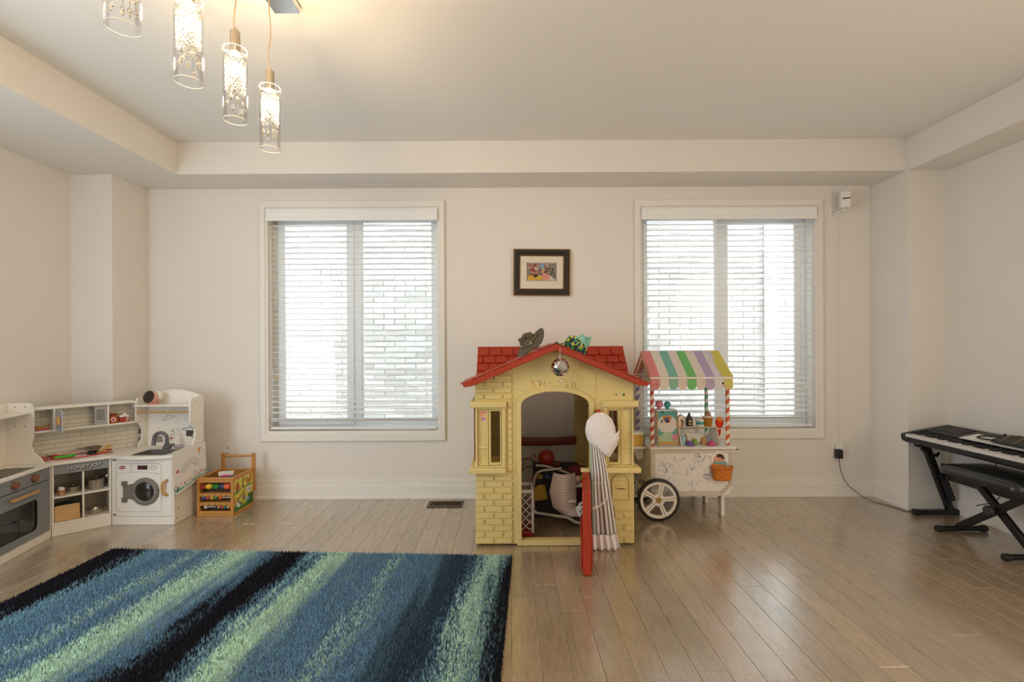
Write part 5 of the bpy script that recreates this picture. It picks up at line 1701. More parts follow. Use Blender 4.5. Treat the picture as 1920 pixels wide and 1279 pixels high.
# hutch sides with scooped fronts, arched back, shelf, rail
def hside(x, zt):
    pts = [(WY1, CT), (3.490, CT), (3.497, CT + .03), (3.520, CT + .06), (3.530, CT + .10), (3.522, CT + .145), (3.495, CT + .175), (3.474, CT + .190), (3.470, CT + .205), (3.470, zt - .03), (3.476, zt - .012), (3.490, zt), (WY1, zt)]
    pts = [(y + (-.040 if x > -2.5 else 0) * (1 if y < WY1 else 0), z) for y, z in pts]
    b_ = MB(); b_.plate(pts, [], x, x + .011, 'x')
    o = b_.build('hutch_side', KW, wu, bevel=.002)
    k_ = MB()
    for y, z in ((3.50, .775 + .035), (3.55, .775 + .035), (3.50, .66), (3.55, .665), (3.555, CT + .03)):
        xx = x + .011 if x < -2.5 else x + .011
        k_.cyl((xx - .001, y, z), (xx + .0012, y, z), .0035, n=8)
    k_.build('screw_cap', SCREW, o)
hside(WX0 - .006, .838)
hside(WX1 - .003, .842)
b = MB()
b.plate([(WX0 + .005, CT), (WX1 - .003, CT), (WX1 - .003, .842)] + [(WX1 - .003 - (WX1 - WX0 - .008) * k / 16, .842 + .050 * math.sin(PI * k / 16) ** .8) for k in range(1, 16)] + [(WX0 + .005, .842)], [], WY1 - .012, WY1 - .001)
bp_ = b.build('hutch_back', KW, wu, bevel=.002)
wb('hutch_shelf', KW, [(WX0 + .005, WX1 - .003, 3.440, WY1 - .012, .780, .791)])
b = MB(); b.cyl((WX0 + .005, 3.475, .735), (WX1 - .003, 3.475, .735), .007, n=12); b.build('clothes_rail', BAMB, wu)
# prints on the back: clothes hangers and dots
INK = mat('print_dark', '#4A453F', .6); INK2 = mat('print_mid', '#8C857A', .6)
def back_print(polys, m_, r=.0014):
    for pl in polys:
        b_ = MB(); b_.tube([(x, WY1 - .0125, z) for x, z in pl], r, 4); b_.build('hanger_print', m_, bp_)
def hanger(x, z, s, tilt):
    c_, s_ = math.cos(tilt), math.sin(tilt)
    T = lambda a, b__: (x + s * (a * c_ - b__ * s_), z + s * (a * s_ + b__ * c_))
    return [T(-.05, .09), T(-.03, .115), T(.0, .105), T(0, .07), T(-.35, -.10), T(-.33, -.13), T(.33, -.13), T(.35, -.10), T(0, .07)]
back_print([hanger(-2.535, .690, .13, .35)], INK, .0012)
back_print([hanger(-2.372, .600, .17, -.25)], INK, .0018)
b = MB(); b.plate([(-2.405, .545), (-2.355, .540), (-2.350, .585), (-2.400, .588)], [], WY1 - .0130, WY1 - .0118); b.build('shirt_print', INK, bp_, smooth=False)
b = MB(); b.plate([(-2.645, .500), (-2.575, .500), (-2.580, .545), (-2.64, .552)], [], WY1 - .0130, WY1 - .0118); b.build('shirt_print', INK2, bp_, smooth=False)
for i, (x, z, r_) in enumerate([(-2.505, .585, .005), (-2.60, .605, .003), (-2.62, .57, .003), (-2.56, .62, .003), (-2.47, .645, .003), (-2.42, .63, .004), (-2.50, .53, .004), (-2.35, .535, .005), (-2.44, .55, .003), (-2.405, .665, .003), (-2.60, .66, .003), (-2.575, .575, .003)]):
    b = MB(); b.cyl((x, WY1 - .0130, z), (x, WY1 - .0118, z), r_, n=8); b.build('dot_print', INK if i in (0, 6) else INK2, bp_)
b = MB(); b.cyl((-2.515, WY1 - .0135, .528), (-2.515, WY1 - .0118, .528), .008, n=8); b.build('dot_print', mat('print_red', '#B0403A', .6), bp_)
# printed washing machine front
LINE = mat('print_line', '#7A756C', .6)
yw = WY0 - .0014
wf = [c for c in wu.children if c.name.startswith('front_panel')][0]
def wline(pts, closed=False, r=.0009, m_=LINE, name='printed_outline'):
    b_ = MB(); b_.tube([(x, yw, z) for x, z in pts], r, 4, closed=closed); b_.build(name, m_, wf)
wline(rrect(-2.668, -2.362, .092, .417, .022, 6), True)
wline([(-2.668, .345)] + [(-2.668 + .306 * k / 12, .345 + .016 * math.sin(PI * k / 12)) for k in range(1, 12)] + [(-2.362, .345)])
wline([(-2.566, .357), (-2.566, .417)])
def disc(x, z, rx, rz, m_, name, d=.0012, n=24):
    b_ = MB(); b_.plate([(x + rx * math.cos(2 * PI * k / n), z + rz * math.sin(2 * PI * k / n)) for k in range(n)], [], WY0 - .001 - d, WY0 - .0008); return b_.build(name, m_, wf)
lg = disc(-2.626, .391, .023, .011, mat('logo_red', '#A8202A', .45), 'oval_logo')
TMl = Matrix.Translation((-2.626, WY0 - .0026, .391)) @ Matrix.Rotation(PI / 2, 4, 'X')
text_mesh('HONEYJOY', .0075, mat('logo_white', '#F0E8E4', .5), 'logo_lettering', lg, TMl, .0002, 0, .0003)
b = MB(); b.box(-2.522, -2.456, WY0 - .0022, WY0 - .0008, .376, .404); dp = b.build('display', mat('display_black', '#1C1516', .3), wf)
b = MB()
rd = random.Random(2)
for k in range(10): b.box(-2.518 + .006 * k, -2.5145 + .006 * k, WY0 - .0026, WY0 - .0020, .381 if k % 3 else .392, .388 if k % 2 else .400)
b.build('display_segments', mat('display_red', '#8E3A3C', .5), dp, smooth=False)
b = MB(); b.tube([(-2.418 + .013 * math.cos(2 * PI * k / 24), yw, .390 + .013 * math.sin(2 * PI * k / 24)) for k in range(24)], .0012, 5, closed=True); b.build('dial_print', INK, wf)
for k in range(4):
    for x in (-2.442, -2.394):
        b = MB(); b.box(x - .005, x + .004, yw - .0003, yw + .0008, .377 + .008 * k, .3785 + .008 * k); b.build('mark_print', LINE, wf, smooth=False)
RING = mat('ring_grey', '#7D7870', .45, .15)
cx_, cz_ = -2.470, .228
b = MB(); b.M = Matrix.Translation((cx_, WY0 - .001, cz_)) @ Matrix.Rotation(PI / 2, 4, 'X')
b.lathe([(.062, 0), (.094, 0), (.094, .006), (.088, .014), (.070, .016), (.063, .010), (.062, 0)], 48)
dr_ = b.build('drum_door', RING, wu, angle=30)
b = MB(); b.plate([(cx_ - .148, cz_ - .045), (cx_ - .118, cz_ - .045), (cx_ - .078, cz_ - .055), (cx_ - .078, cz_ + .055), (cx_ - .118, cz_ + .045), (cx_ - .148, cz_ + .045)], [], WY0 - .008, WY0 - .001); b.build('hinge_plate', RING, dr_, bevel=.002)
for s_ in (-1, 1):
    b = MB(); b.box(cx_ - .153, cx_ - .121, WY0 - .016, WY0 - .001, cz_ + s_ * .055 - .016, cz_ + s_ * .055 + .016); b.build('hinge_block', HINGE, dr_, bevel=.003)
b = MB(); b.M = Matrix.Translation((cx_, WY0 - .001, cz_)) @ Matrix.Rotation(PI / 2, 4, 'X'); b.lathe([(.063, .006), (.05, .013), (.03, .017), (.001, .019)], 36); b.build('drum_window', mat('drum_window', '#2E2A25', .15, var=.1), dr_)
b = MB(); b.ball((cx_ + .078, WY0 - .017, cz_ - .004), .006, 10, 8); b.build('latch_stud', CHROME, dr_)
b = MB(); b.tube(smooth_path([(-2.322, WY0 - .002, .305), (-2.324, WY0 - .016, .302), (-2.338, WY0 - .022, .288), (-2.342, WY0 - .022, .255), (-2.338, WY0 - .022, .222), (-2.324, WY0 - .016, .208), (-2.322, WY0 - .002, .205)], 4), .0085, 8); b.build('door_handle', BAMB, wu)
for z in (.072, .442):
    b = MB(); b.box(WX0 + .012, WX0 + .032, WY0 - .004, WY0 - .0005, z - .005, z + .005); b.build('hinge', HINGE, wu, bevel=.001)

# --- oven unit along the left wall
ou = thing('toy_kitchen_oven', 'white toy kitchen oven unit with grey door and wooden knobs at the left edge', 'toy kitchen', tuple(OMx @ Vector((OL / 2, .12, 0))), group='toy kitchen units')
def ob_(name, m_, boxes, parent=None, bev=.002): return cb(name, m_, boxes, parent or ou, bev, OMx)
OD = .232
OGREY = mat('oven_grey', '#84888C', .42, var=.03)
ob_('kick_board', KW, [(0, OL, 0, .012, .0005, .048)])
ob_('side_panel', KW, [(OL - .011, OL, -.001, OD, .048, CT - .02)])
ob_('side_panel', KW, [(0, .011, -.001, OD, .048, CT - .02)])
ob_('bottom_board', KW, [(.011, OL - .011, .003, OD, .050, .060)])
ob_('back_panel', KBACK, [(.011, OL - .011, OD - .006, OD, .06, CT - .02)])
cs = ob_('control_strip', OGREY, [(.012, OL - .012, -.002, .008, .378, CT - .020)])
b = MB(); b.M = OMx; b.box(-.004, OL + .004, -.012, OD, CT - .020, CT); b.build('worktop', KW, ou, bevel=.003)
b = MB(); b.M = OMx; b.plate([(.012, .056), (OL - .014, .056), (OL - .014, .374), (.012, .374)], [rrect(.085, OL - .115, .098, .285, .03, 5)], -.003, .007)
dro = b.build('oven_door', OGREY, ou, bevel=.002)
b = MB(); b.M = OMx; b.box(.08, OL - .11, .008, .0095, .093, .29); b.build('door_window', mat_clear('oven_window', '#8F918C', base=.08), dro, smooth=False)
ob_('oven_shelf', KW, [(.012, OL - .012, .02, OD - .01, .195, .201)])
b = MB(); b.M = OMx
b.tube([(.200, -.003, .335), (.202, -.022, .337)], .008, 8); b.tube([(OL - .155, -.003, .335), (OL - .157, -.022, .337)], .008, 8)
b.box(.185, OL - .140, -.030, -.018, .329, .345); b.build('door_handle', BAMB, dro, bevel=.003)
for x in (.235, .388):
    b = MB(); b.M = OMx @ Matrix.Translation((x, -.002, .416)) @ Matrix.Rotation(PI / 2, 4, 'X'); b.lathe([(.024, 0), (.024, .004), (.021, .018), (.015, .021), (.001, .021)], 22)
    k_ = b.build('knob', mat('walnut_knob', '#8A5A3C', .5, var=.12), cs)
    b = MB(); b.M = OMx; b.box(x - .001, x + .001, -.0245, -.022, .420, .434); b.build('pointer', INK, k_)
    b = MB(); b.M = OMx
    for a in range(-120, 121, 60): b.cyl((x + .032 * math.sin(math.radians(a)), -.0026, .416 + .032 * math.cos(math.radians(a))), (x + .032 * math.sin(math.radians(a)), -.0018, .416 + .032 * math.cos(math.radians(a))), .002, n=6)
    b.build('dial_marks', PLATE, cs)
b = MB(); b.M = OMx; b.box(.10, OL - .12, .012, .17, CT, CT + .003); hob = b.build('hob', mat('hob_grey', '#5E5A52', .35), ou, bevel=.001)
for x in (.18, .33):
    b = MB(); b.M = OMx; b.lathe([(.052, .0032), (.056, .0042), (.060, .0032)], 30, (x, .09, CT)); b.build('burner_ring', INK, hob)
prof_o = [(OD, CT), (.030, CT), (.045, CT + .03), (.085, CT + .07), (.100, CT + .12), (.085, CT + .17), (.085, .83), (.095, .852), (.115, .860), (OD, .860)]
for x in (.0, OL - .011):
    b = MB(); b.M = OMx; b.plate(prof_o, [], x, x + .011, 'x'); o = b.build('hutch_side', KW, ou, bevel=.002)
    b = MB(); b.M = OMx
    for y, z in ((.130, .835), (.180, .835), (.130, .715), (.180, .715)): b.cyl((x - .0012, y, z), (x + .001, y, z), .0035, n=8)
    b.build('screw_cap', SCREW, o)
ob_('hutch_back', KW, [(.011, OL - .011, OD - .008, OD, CT, .86)])
ob_('hutch_shelf', KW, [(.011, OL - .011, .10, OD - .008, .790, .800)])

# --- things in and on the kitchen
def P(x, y, z): return CMx @ Vector((x, y, z))
def HP(x, y, z): return HMx @ Vector((x, y, z))
def pan(name, label, p, r, h, handle=None, lid=False, group=None, sc=1):
    t_ = thing(name, label, 'toy pot' if lid else 'toy pan', tuple(p), group=group)
    b_ = MB(); b_.lathe([(.001, .0005), (r * .86, .0005), (r * .93, .006), (r, h), (r * 1.05, h + .002), (r * .97, h - .001), (r * .88, .008), (.001, .005)], 28, p); b_.build('body', STEEL, t_)
    if lid:
        b_ = MB(); b_.lathe([(r * 1.02, h + .002), (r * 1.03, h + .006), (r * .6, h + .012), (.001, h + .014)], 28, p); l_ = b_.build('lid', STEEL, t_)
        b_ = MB(); b_.lathe([(.004, h + .012), (.004, h + .020), (.008, h + .024), (.001, h + .028)], 12, p); b_.build('knob', STEEL, l_)
    if handle is not None:
        d_ = Vector(handle).normalized(); q_ = Vector(p) + Vector((0, 0, h * .8))
        b_ = MB(); b_.tube([q_ + d_ * r * .98, q_ + d_ * (r * 1.15) + Vector((0, 0, .004)), q_ + d_ * (r * 2.0) + Vector((0, 0, .006))], [.0025, .003, .004], 6); b_.build('handle', STEEL, t_)
    return t_
ud = (CMx.to_3x3() @ Vector((1, 0, 0)))
pan('cooking_pot', 'steel toy pot with lid on the upper right shelf of the corner unit', P(.222, .075, .2515), .046, .062, lid=True, group='steel toy cookware')
pan('saucepan', 'shallow steel toy pan with lid on the upper left shelf of the corner unit', P(.105, .085, .2515), .040, .032, lid=True, group='steel toy cookware')
pan('saucepan', 'steel toy pan half hidden behind the side of the upper left shelf', P(.043, .115, .2515), .024, .032, group='steel toy cookware')
pan('frying_pan', 'flat steel toy frying pan on the lower right shelf of the corner unit', P(.220, .085, .0845), .044, .026, handle=ud, lid=False, group='steel toy cookware')
b = MB(); b.cyl(P(.268, .03, .335), P(.280, .03, .335), .012, n=12)
b.build('cup_hook', STEEL, cu)
t = thing('salt_shaker', 'small wooden toy shaker with cream lid and bear face on the upper left shelf', 'shaker', tuple(P(.050, .030, .2515)))
b = MB(); b.lathe([(.001, .0), (.019, .0), (.0195, .004), (.017, .022), (.014, .036), (.001, .036)], 16, P(.050, .030, .2515)); b.build('body', mat('shaker_wood', '#B07A44', .5), t)
b = MB(); b.lathe([(.0145, .034), (.015, .046), (.010, .052), (.001, .053)], 16, P(.050, .030, .2515)); b.build('lid', PLATE, t)
b = MB(); q_ = P(.050, .030, .2515) + Vector((.011, -.0155, .012)); b.ball(q_, .006, 10, 8); b.build('muzzle', PLATE, t); b = MB(); b.ball(q_ + Vector((.004, -.005, 0)), .0026, 8, 6); b.build('nose', BLACKP, t)
cb_m = CMx @ Matrix.Translation((.080, .030, .0845)) @ Matrix.Rotation(-.22, 4, 'X')
t = thing('cutting_board', 'light wooden toy cutting board leaning on the lower left shelf', 'cutting board', tuple(P(.08, .03, .0845)))
b = MB(); b.M = cb_m; b.plate(rrect(-.064, .058, .0005, .098, .008), [], -.006, .004); b.build('board', mat('birch', '#D0A872', .55, var=.08, scale=15), t, bevel=.001)
t = thing('green_cloth', 'dark green cloth bundle behind the cutting board', 'cloth', tuple(P(.075, .10, .0845)))
b = MB(); b.ball(P(.072, .105, .139), .052, 18, 12, (1.0, .8, 1.02)); b.build('bundle', mat('bottle_green', '#22352A', .95, var=.2), t)
# red rimmed oval tray with toy food
tM = CMx @ Matrix.Translation((.125, .085, CT + .001)) @ Matrix.Rotation(.03, 4, 'Z')
t = thing('oval_tray', 'white oval toy tray with red rim on the corner worktop', 'tray', tuple(P(.125, .085, CT)))
def oval(a, b__, n=32): return [(a * math.cos(2 * PI * k / n), b__ * math.sin(2 * PI * k / n)) for k in range(n)]
b = MB(); b.M = tM; b.plate(oval(.178, .070), [], 0, .006, 'z'); b.build('base', PLATE, t, bevel=.002)
b = MB(); b.M = tM; b.tube([(.180 * math.cos(2 * PI * k / 48), .072 * math.sin(2 * PI * k / 48), .009 + .016 * abs(math.cos(2 * PI * k / 48)) ** 3) for k in range(48)], .0042, 6, closed=True); b.build('rim', mat('tray_red', '#C2342C', .45), t)
for s_ in (-1, 1):
    b = MB(); b.M = tM; b.plate([(s_ * .135, -.048), (s_ * .180, -.020), (s_ * .192, 0), (s_ * .180, .020), (s_ * .135, .048)], [], .004, .008, 'z'); b.build('end_grip', BAMB, t, bevel=.002)
def TP(x, y, z): return tM @ Vector((x, y, z))
t = thing('toy_knife', 'bright green toy cucumber stick lying on the tray', 'toy food', tuple(TP(-.06, -.03, .008)))
b = MB(); b.tube([TP(-.115, -.028, .017), TP(-.108, -.028, .017), TP(-.015, -.018, .018), TP(-.004, -.017, .018)], [.003, .0095, .0095, .004], 10); b.build('stick', mat('bright_green', '#3FB02E', .45), t)
t = thing('toy_tomato', 'red toy tomato with green stalk on the left of the tray', 'toy food', tuple(TP(-.11, .0, .008)))
b = MB(); b.ball(TP(-.108, .008, .022), .021, 16, 10, (1.2, 1.1, .62)); b.build('fruit', mat('tomato_red', '#B8342A', .4), t)
b = MB(); b.tube([TP(-.118, .0, .030), TP(-.135, -.006, .033), TP(-.148, -.006, .036)], .0035, 6); b.build('stalk', mat('stalk_green', '#4C7A32', .6), t)
b = MB(); b.tube([TP(-.128, .028, .010), TP(-.02, .052, .030), TP(.075, .055, .055)], .0022, 6)
tag(b.build('red_skewer', mat('skewer_red', '#B84A40', .5)), 'long thin red stick lying across the tray to the wok', 'stick')
t = thing('toy_wok', 'dark steel toy wok on a stand at the right end of the tray', 'toy pan', tuple(TP(.085, .015, .008)))
wc = TP(.082, .015, .008)
b = MB(); b.lathe([(.001, .016), (.020, .017), (.038, .028), (.050, .046), (.053, .047), (.048, .044), (.034, .028), (.001, .020)], 26, wc); b.build('bowl', STEEL, t)
b = MB(); b.lathe([(.030, .0), (.032, .004), (.022, .017), (.019, .017), (.026, .0)], 20, wc); b.build('stand', BLACKM, t)
b = MB(); e1 = CMx.to_3x3() @ Vector((-1, 0, 0)); b.tube([wc + e1 * .050 + Vector((0, 0, .044)), wc + e1 * .085 + Vector((0, 0, .048))], .0025, 6); b.build('handle', STEEL, t)
t = thing('wooden_spatula', 'wooden toy spatula leaning against the wok', 'spatula', tuple(TP(.15, 0, .01)))
b = MB(); b.beam(TP(.120, .0, .016), TP(.172, -.005, .058), .020, .004, up=CMx.to_3x3() @ Vector((0, 1, 0))); b.build('blade', BAMB, t, bevel=.002)
b = MB(); b.tube([TP(.10, -.01, .014), TP(.145, -.005, .030), TP(.185, .0, .050)], .0035, 6); b.build('handle', BAMB, t)
# hutch compartments
b = MB(); b.lathe([(.001, .0), (.016, .0), (.019, .040), (.017, .040), (.0145, .003), (.001, .003)], 18, HP(.034, .035, hz0 + .0115)); tag(b.build('white_cup', PLATE), 'white toy cup at the left of the hutch shelf', 'cup')
t = thing('wooden_spoon', 'brown wooden toy spoon lying in the left hutch compartment', 'spoon', tuple(HP(.08, .04, hz0 + .012)))
b = MB(); b.ball(HP(.058, .03, hz0 + .034), .014, 12, 8, (1, 1, .8)); b.build('bowl', mat('oiled_wood', '#8A6A34', .5), t)
b = MB(); b.tube([HP(.066, .032, hz0 + .028), HP(.10, .045, hz0 + .034), HP(.134, .05, hz0 + .044)], .0045, 6); b.build('handle', mat('ochre', '#B08A34', .5), t)
b = MB(); b.tube([HP(.060, .022, hz0 + .019), HP(.10, .02, hz0 + .018), HP(.132, .024, hz0 + .016)], .005, 6); tag(b.build('pink_utensil', mat('hot_pink', '#D2507A', .45)), 'pink toy utensil lying in the left hutch compartment', 'utensil')
b = MB(); b.tube([HP(.060, .015, hz0 + .026), HP(.095, .015, hz0 + .027), HP(.128, .035, hz0 + .030)], .0035, 6); tag(b.build('orange_utensil', mat('mustard_orange', '#C98A2E', .5)), 'orange toy utensil on top of the pink one in the hutch', 'utensil')
t = thing('toy_jar', 'orange brown toy jam jar in the right hutch compartment', 'jar', tuple(HP(.463, .045, hz0 + .0115)))
jp = HP(.463, .045, hz0 + .0115)
b = MB(); b.lathe([(.001, 0), (.024, 0), (.029, .010), (.029, .040), (.019, .052), (.019, .056), (.001, .056)], 20, jp); b.build('jar', mat('amber_brown', '#B4562A', .4), t)
b = MB(); b.lathe([(.0205, .054), (.021, .066), (.001, .067)], 20, jp); b.build('lid', mat('lid_brown', '#8A4A2A', .5), t)
fd = (Vector((0, 0, 0)) - Vector((jp.x, jp.y, 0))).normalized()
b = MB(); b.cyl(jp + fd * .026 + Vector((0, 0, .026)), jp + fd * .0298 + Vector((0, 0, .026)), .015, n=16); l_ = b.build('round_label', PLATE, t)
b = MB(); b.cyl(jp + fd * .0296 + Vector((0, 0, .026)), jp + fd * .0304 + Vector((0, 0, .026)), .009, n=12); b.build('berry_print', mat('berry', '#B03048', .5), l_)
t = thing('sugar_carton', 'red toy carton with white top beside the jam jar', 'carton', tuple(HP(.52, .05, hz0 + .012)))
b = MB(); b.M = HMx @ Matrix.Translation((.524, .045, hz0 + .0115)) @ Matrix.Rotation(-.15, 4, 'Z'); b.box(-.028, .026, -.016, .016, 0, .034); b.build('box', mat('carton_red', '#A83228', .5), t, bevel=.002)
b = MB(); b.M = HMx @ Matrix.Translation((.524, .045, hz0 + .0115)) @ Matrix.Rotation(-.15, 4, 'Z')
for x, z, r_ in ((-.016, .038, .014), (.004, .046, .016), (.018, .040, .012)): b.ball((x, 0, z), r_, 12, 8)
b.build('whipped_top', PLATE, t)
b = MB(); b.M = HMx @ Matrix.Translation((.524, .045, hz0 + .0115)) @ Matrix.Rotation(-.15, 4, 'Z')
for x, z in ((.012, .008), (.020, .016), (.012, .024), (.020, .030)): b.box(x - .004, x + .004, -.0168, -.0155, z - .003, z + .003)
b.build('printed_mark', PLATE, t, smooth=False)
# pink baby monitor, soap, drawing
PEACHP = mat('peach_plastic', '#DDA594', .42)
t = thing('baby_monitor', 'round pink baby monitor camera on the hutch shelf above the sink', 'camera', (-2.60, 3.49, .792))
mM = Matrix.Translation((-2.590, 3.490, .840)) @ Matrix.Rotation(math.radians(-8), 4, 'Z') @ Matrix.Rotation(math.radians(-14), 4, 'X')
b = MB(); b.M = mM @ Matrix.Rotation(PI / 2, 4, 'X')
b.lathe([(.001, -.040), (.028, -.036), (.040, -.022), (.046, .0), (.047, .030), (.045, .036)], 30)
b.build('body', PEACHP, t)
b = MB(); b.M = mM @ Matrix.Rotation(PI / 2, 4, 'X'); b.lathe([(.0445, .034), (.043, .0375), (.036, .0385), (.001, .0395)], 30); b.build('lens_face', mat('lens_black', '#2A2320', .12), t)
b = MB(); b.ball((-2.572, 3.510, .850), .036, 16, 10, (1, 1, 1)); b.build('white_back', PLATE, t)
b = MB(); b.lathe([(.001, .0), (.032, .0), (.034, .004), (.028, .010), (.001, .010)], 22, (-2.585, 3.49, .7915)); b.build('foot', PEACHP, t)
t = thing('soap_bar', 'lavender grey oval toy soap beside the faucet', 'soap', (-2.385, 3.46, CT))
b = MB(); b.ball((-2.385, 3.465, CT + .014), .034, 18, 10, (1.0, .62, .40)); b.build('bar', mat('lavender_grey', '#A59AA2', .5), t)
def drawing(u, v):
    c = hx('#F1EFEC')
    if v < .12 and rnd2(int(u * 60), 1) > .1 and .045 < v < .095 + .02 * math.sin(u * 14): c = hx('#5FB0A6')
    for k, h_ in enumerate(('#9A93B0', '#B08FA8', '#C2A0A4', '#A99BC4')):
        r_ = .27 - .05 * k
        d = math.hypot((u - .52), (v - .40) * 1.0)
        if abs(d - r_) < .008 and v > .40 and abs(math.sin(u * 31 + k)) > .15: c = hx(h_)
    if ell(u, v, .80, .85, .045, .035) or ell(u, v, .77, .80, .03, .04): c = hx('#E08A3A')
    if ell(u, v, .13, .50, .05, .035): c = hx('#C45A9A')
    if ell(u, v, .78, .72, .02, .02): c = hx('#6A6AA8')
    if .10 < v < .20 and rnd2(int(u * 50), int(v * 90), 5) > .80: c = hx('#D08A90')
    if ell(u, v, .10, .12, .02, .05) or ell(u, v, .30, .14, .012, .03) or ell(u, v, .72, .15, .012, .05): c = hx('#4A3A44')
    if ell(u, v, .80, .18, .03, .06) and rnd2(int(u * 70), int(v * 90), 6) > .4: c = hx('#B0607A')
    if ell(u, v, .62, .26, .05, .04) and rnd2(int(u * 70), int(v * 90), 7) > .5: c = hx('#D09098')
    return c
def dpaper(u, v):
    y = 3.235 + .352 * u
    z = .225 + .275 * v + .085 * u * (1 - v) * .6 - .03 * (1 - u) * (1 - v)
    if u < .06: z += .03 * (1 - u / .06) * (1 - v)
    cur = .008 * (1 - v) ** 2 * math.sin(PI * u) + .010 * (1 - v) ** 3
    return (WX1 + .0165 + cur + .004 * u * (1 - v), y, z)
b = MB(); b.sheet(dpaper, 70, 60, drawing)
tag(b.build('child_drawing', PAINT, solid=.0006, smooth=True), 'crayon drawing of a rainbow on white paper hanging beside the washing machine unit', 'drawing')

# ------------------------------------------------------------------ wooden activity cart
X0, X1, Y0, Y1, HT = -2.224, -1.966, 3.412, 3.690, .262
ac = thing('activity_cart', 'honey pine toy activity cart with bead rows and painted animal side', 'toy', ((X0 + X1) / 2, (Y0 + Y1) / 2, 0))
pw = .018
def ab(name, m_, boxes, parent=None, bev=.002):
    b_ = MB()
    for q_ in boxes: b_.box(*q_)
    return b_.build(name, m_, parent or ac, bevel=bev, smooth=False)
for x in (X0, X1 - pw):
    ab('post', PINE, [(x, x + pw, Y0, Y0 + pw, .0005, HT)])
for x in (X0 + .012, X1 - pw + .004):
    ab('handle_post', PINE, [(x - .004, x + .022, Y1 - .002, Y1 + .016, .0005 + .10, .388)])
    ab('post', PINE, [(x - (.012 if x < -2.1 else .004), x + pw - (.012 if x < -2.1 else .004), Y1 - pw - .003, Y1 - .003, .0005, HT)])
b = MB(); b.cyl((X0 + .02, Y1 + .007, .366), (X1 - .01, Y1 + .007, .366), .008, n=12); b.build('handle_bar', PINE, ac)
ab('top_rail', PINE, [(X0 - .002, X1 + .002, Y0 - .003, Y0 + .020, HT - .002, HT + .012)])
ab('top_rail', PINE, [(X0 - .002, X1 + .002, Y1 - .022, Y1 - .003, HT - .002, HT + .012)])
ab('top_rail', PINE, [(X0 - .002, X0 + .018, Y0 + .020, Y1 - .022, HT - .002, HT + .012)])
ab('top_rail', PINE, [(X1 - .018, X1 + .002, Y0 + .020, Y1 - .022, HT - .002, HT + .012)])
ab('front_rail', PINE, [(X0 + pw, X1 - pw, Y0 + .001, Y0 + .014, HT - .022, HT - .003)])
bt_ = ab('bottom_rail', PINE, [(X0 + pw, X1 - pw, Y0 - .001, Y0 + .014, .0005, .038)])
for k in range(10):
    TMd = Matrix.Translation((X0 + .042 + .0188 * k, Y0 - .0014, .018)) @ Matrix.Rotation(PI / 2, 4, 'X')
    text_mesh(str(k + 1), .013, INK, 'printed_number', bt_, TMd, .0002, 0, .0004)
ab('base_panel', PINE, [(X0 + .004, X1 - .004, Y0 + .014, Y1 - .01, .012, .022)])
mr = []
for z in (.087, .152):
    r_ = ab('shelf_rail', PINE, [(X0 + pw, X1 - pw, Y0 + .001, Y0 + .05, z - .011, z + .011)])
    mk = MB()
    for k in range(5): mk.box(X0 + .034 + k * .042, X0 + .052 + k * .042, Y0 + .0004, Y0 + .0012, z - .002, z + .002)
    mk.build('printed_words', INK, r_, smooth=False)
ab('inner_panel', mat('cart_inside', '#4A3626', .8), [(X0 + pw, X1 - pw, Y0 + .055, Y0 + .060, .02, HT - .03)])
bd = ['#2B5FA0', '#B23A22', '#E0B52E', '#2F8A3C', '#DE5A22']
def bead(x, z, sx, r, h, kind):
    b_ = MB()
    if kind == 0: b_.ball((x, Y0 + .024, z), r, 14, 10, (sx, 1, 1))
    else: b_.lathe([(.002, -sx * r), (r * .9, -sx * r), (r, -sx * r * .7), (r, sx * r * .7), (r * .9, sx * r), (.002, sx * r)], 6 if kind == 2 else 14, (x, Y0 + .024, z), (1, 0, 0))
    b_.build('bead', mat('bead_' + h[1:], h, .35) if ('bead_' + h[1:]) not in bpy.data.materials else bpy.data.materials['bead_' + h[1:]], ac)
for x, h_, sx, r_, k_ in ((X0 + .034, '#8E2F1C', .95, .019, 2), (X0 + .074, '#E0B52E', 1.25, .020, 0), (X0 + .124, '#2F7A34', 1.1, .018, 2), (X0 + .172, '#2A3560', .8, .019, 1), (X0 + .207, '#DE5A22', 1.0, .020, 1)): bead(x, .207, sx, r_, h_, k_)
for k, h_ in enumerate(bd): bead(X0 + .038 + .029 * k, .127, 1.0 if k != 1 else .8, .0145, h_, 0 if k != 1 else 1)
for k, h_ in enumerate(('#2A3A78', '#E0B52E', '#8E2F6A', '#DE5A22', '#2F8A3C', '#2B5FA0', '#E0B52E', '#DE5A22')): bead(X0 + .132 + .0135 * k, .061, .55, .012, h_, 1)
bead(X0 + .050, .060, 1, .013, '#D8CFC8', 0)
for z, xx in ((.207, X0 + .02), (.127, X0 + .02), (.061, X0 + .045)):
    b = MB(); b.cyl((xx, Y0 + .024, z), (X1 - .015, Y0 + .024, z), .0032, n=8); b.build('rod', PLATE, ac)
for nm, x in (('side_frame', X1 - .004),):
    ab('side_frame', PINE, [(X1 - .010, X1 + .003, Y0 + pw, Y1 - pw, .0005, .022), (X1 - .010, X1 + .003, Y0 + pw, Y1 - pw, HT - .014, HT - .002)])
ab('side_panel', PINE, [(X0 + .002, X0 + .008, Y0 + pw, Y1 - pw, .0005, HT - .002)])
ab('rear_panel', PINE, [(X0 + .01, X1 - .01, Y1 - .014, Y1 - .008, .0005, HT - .002)])
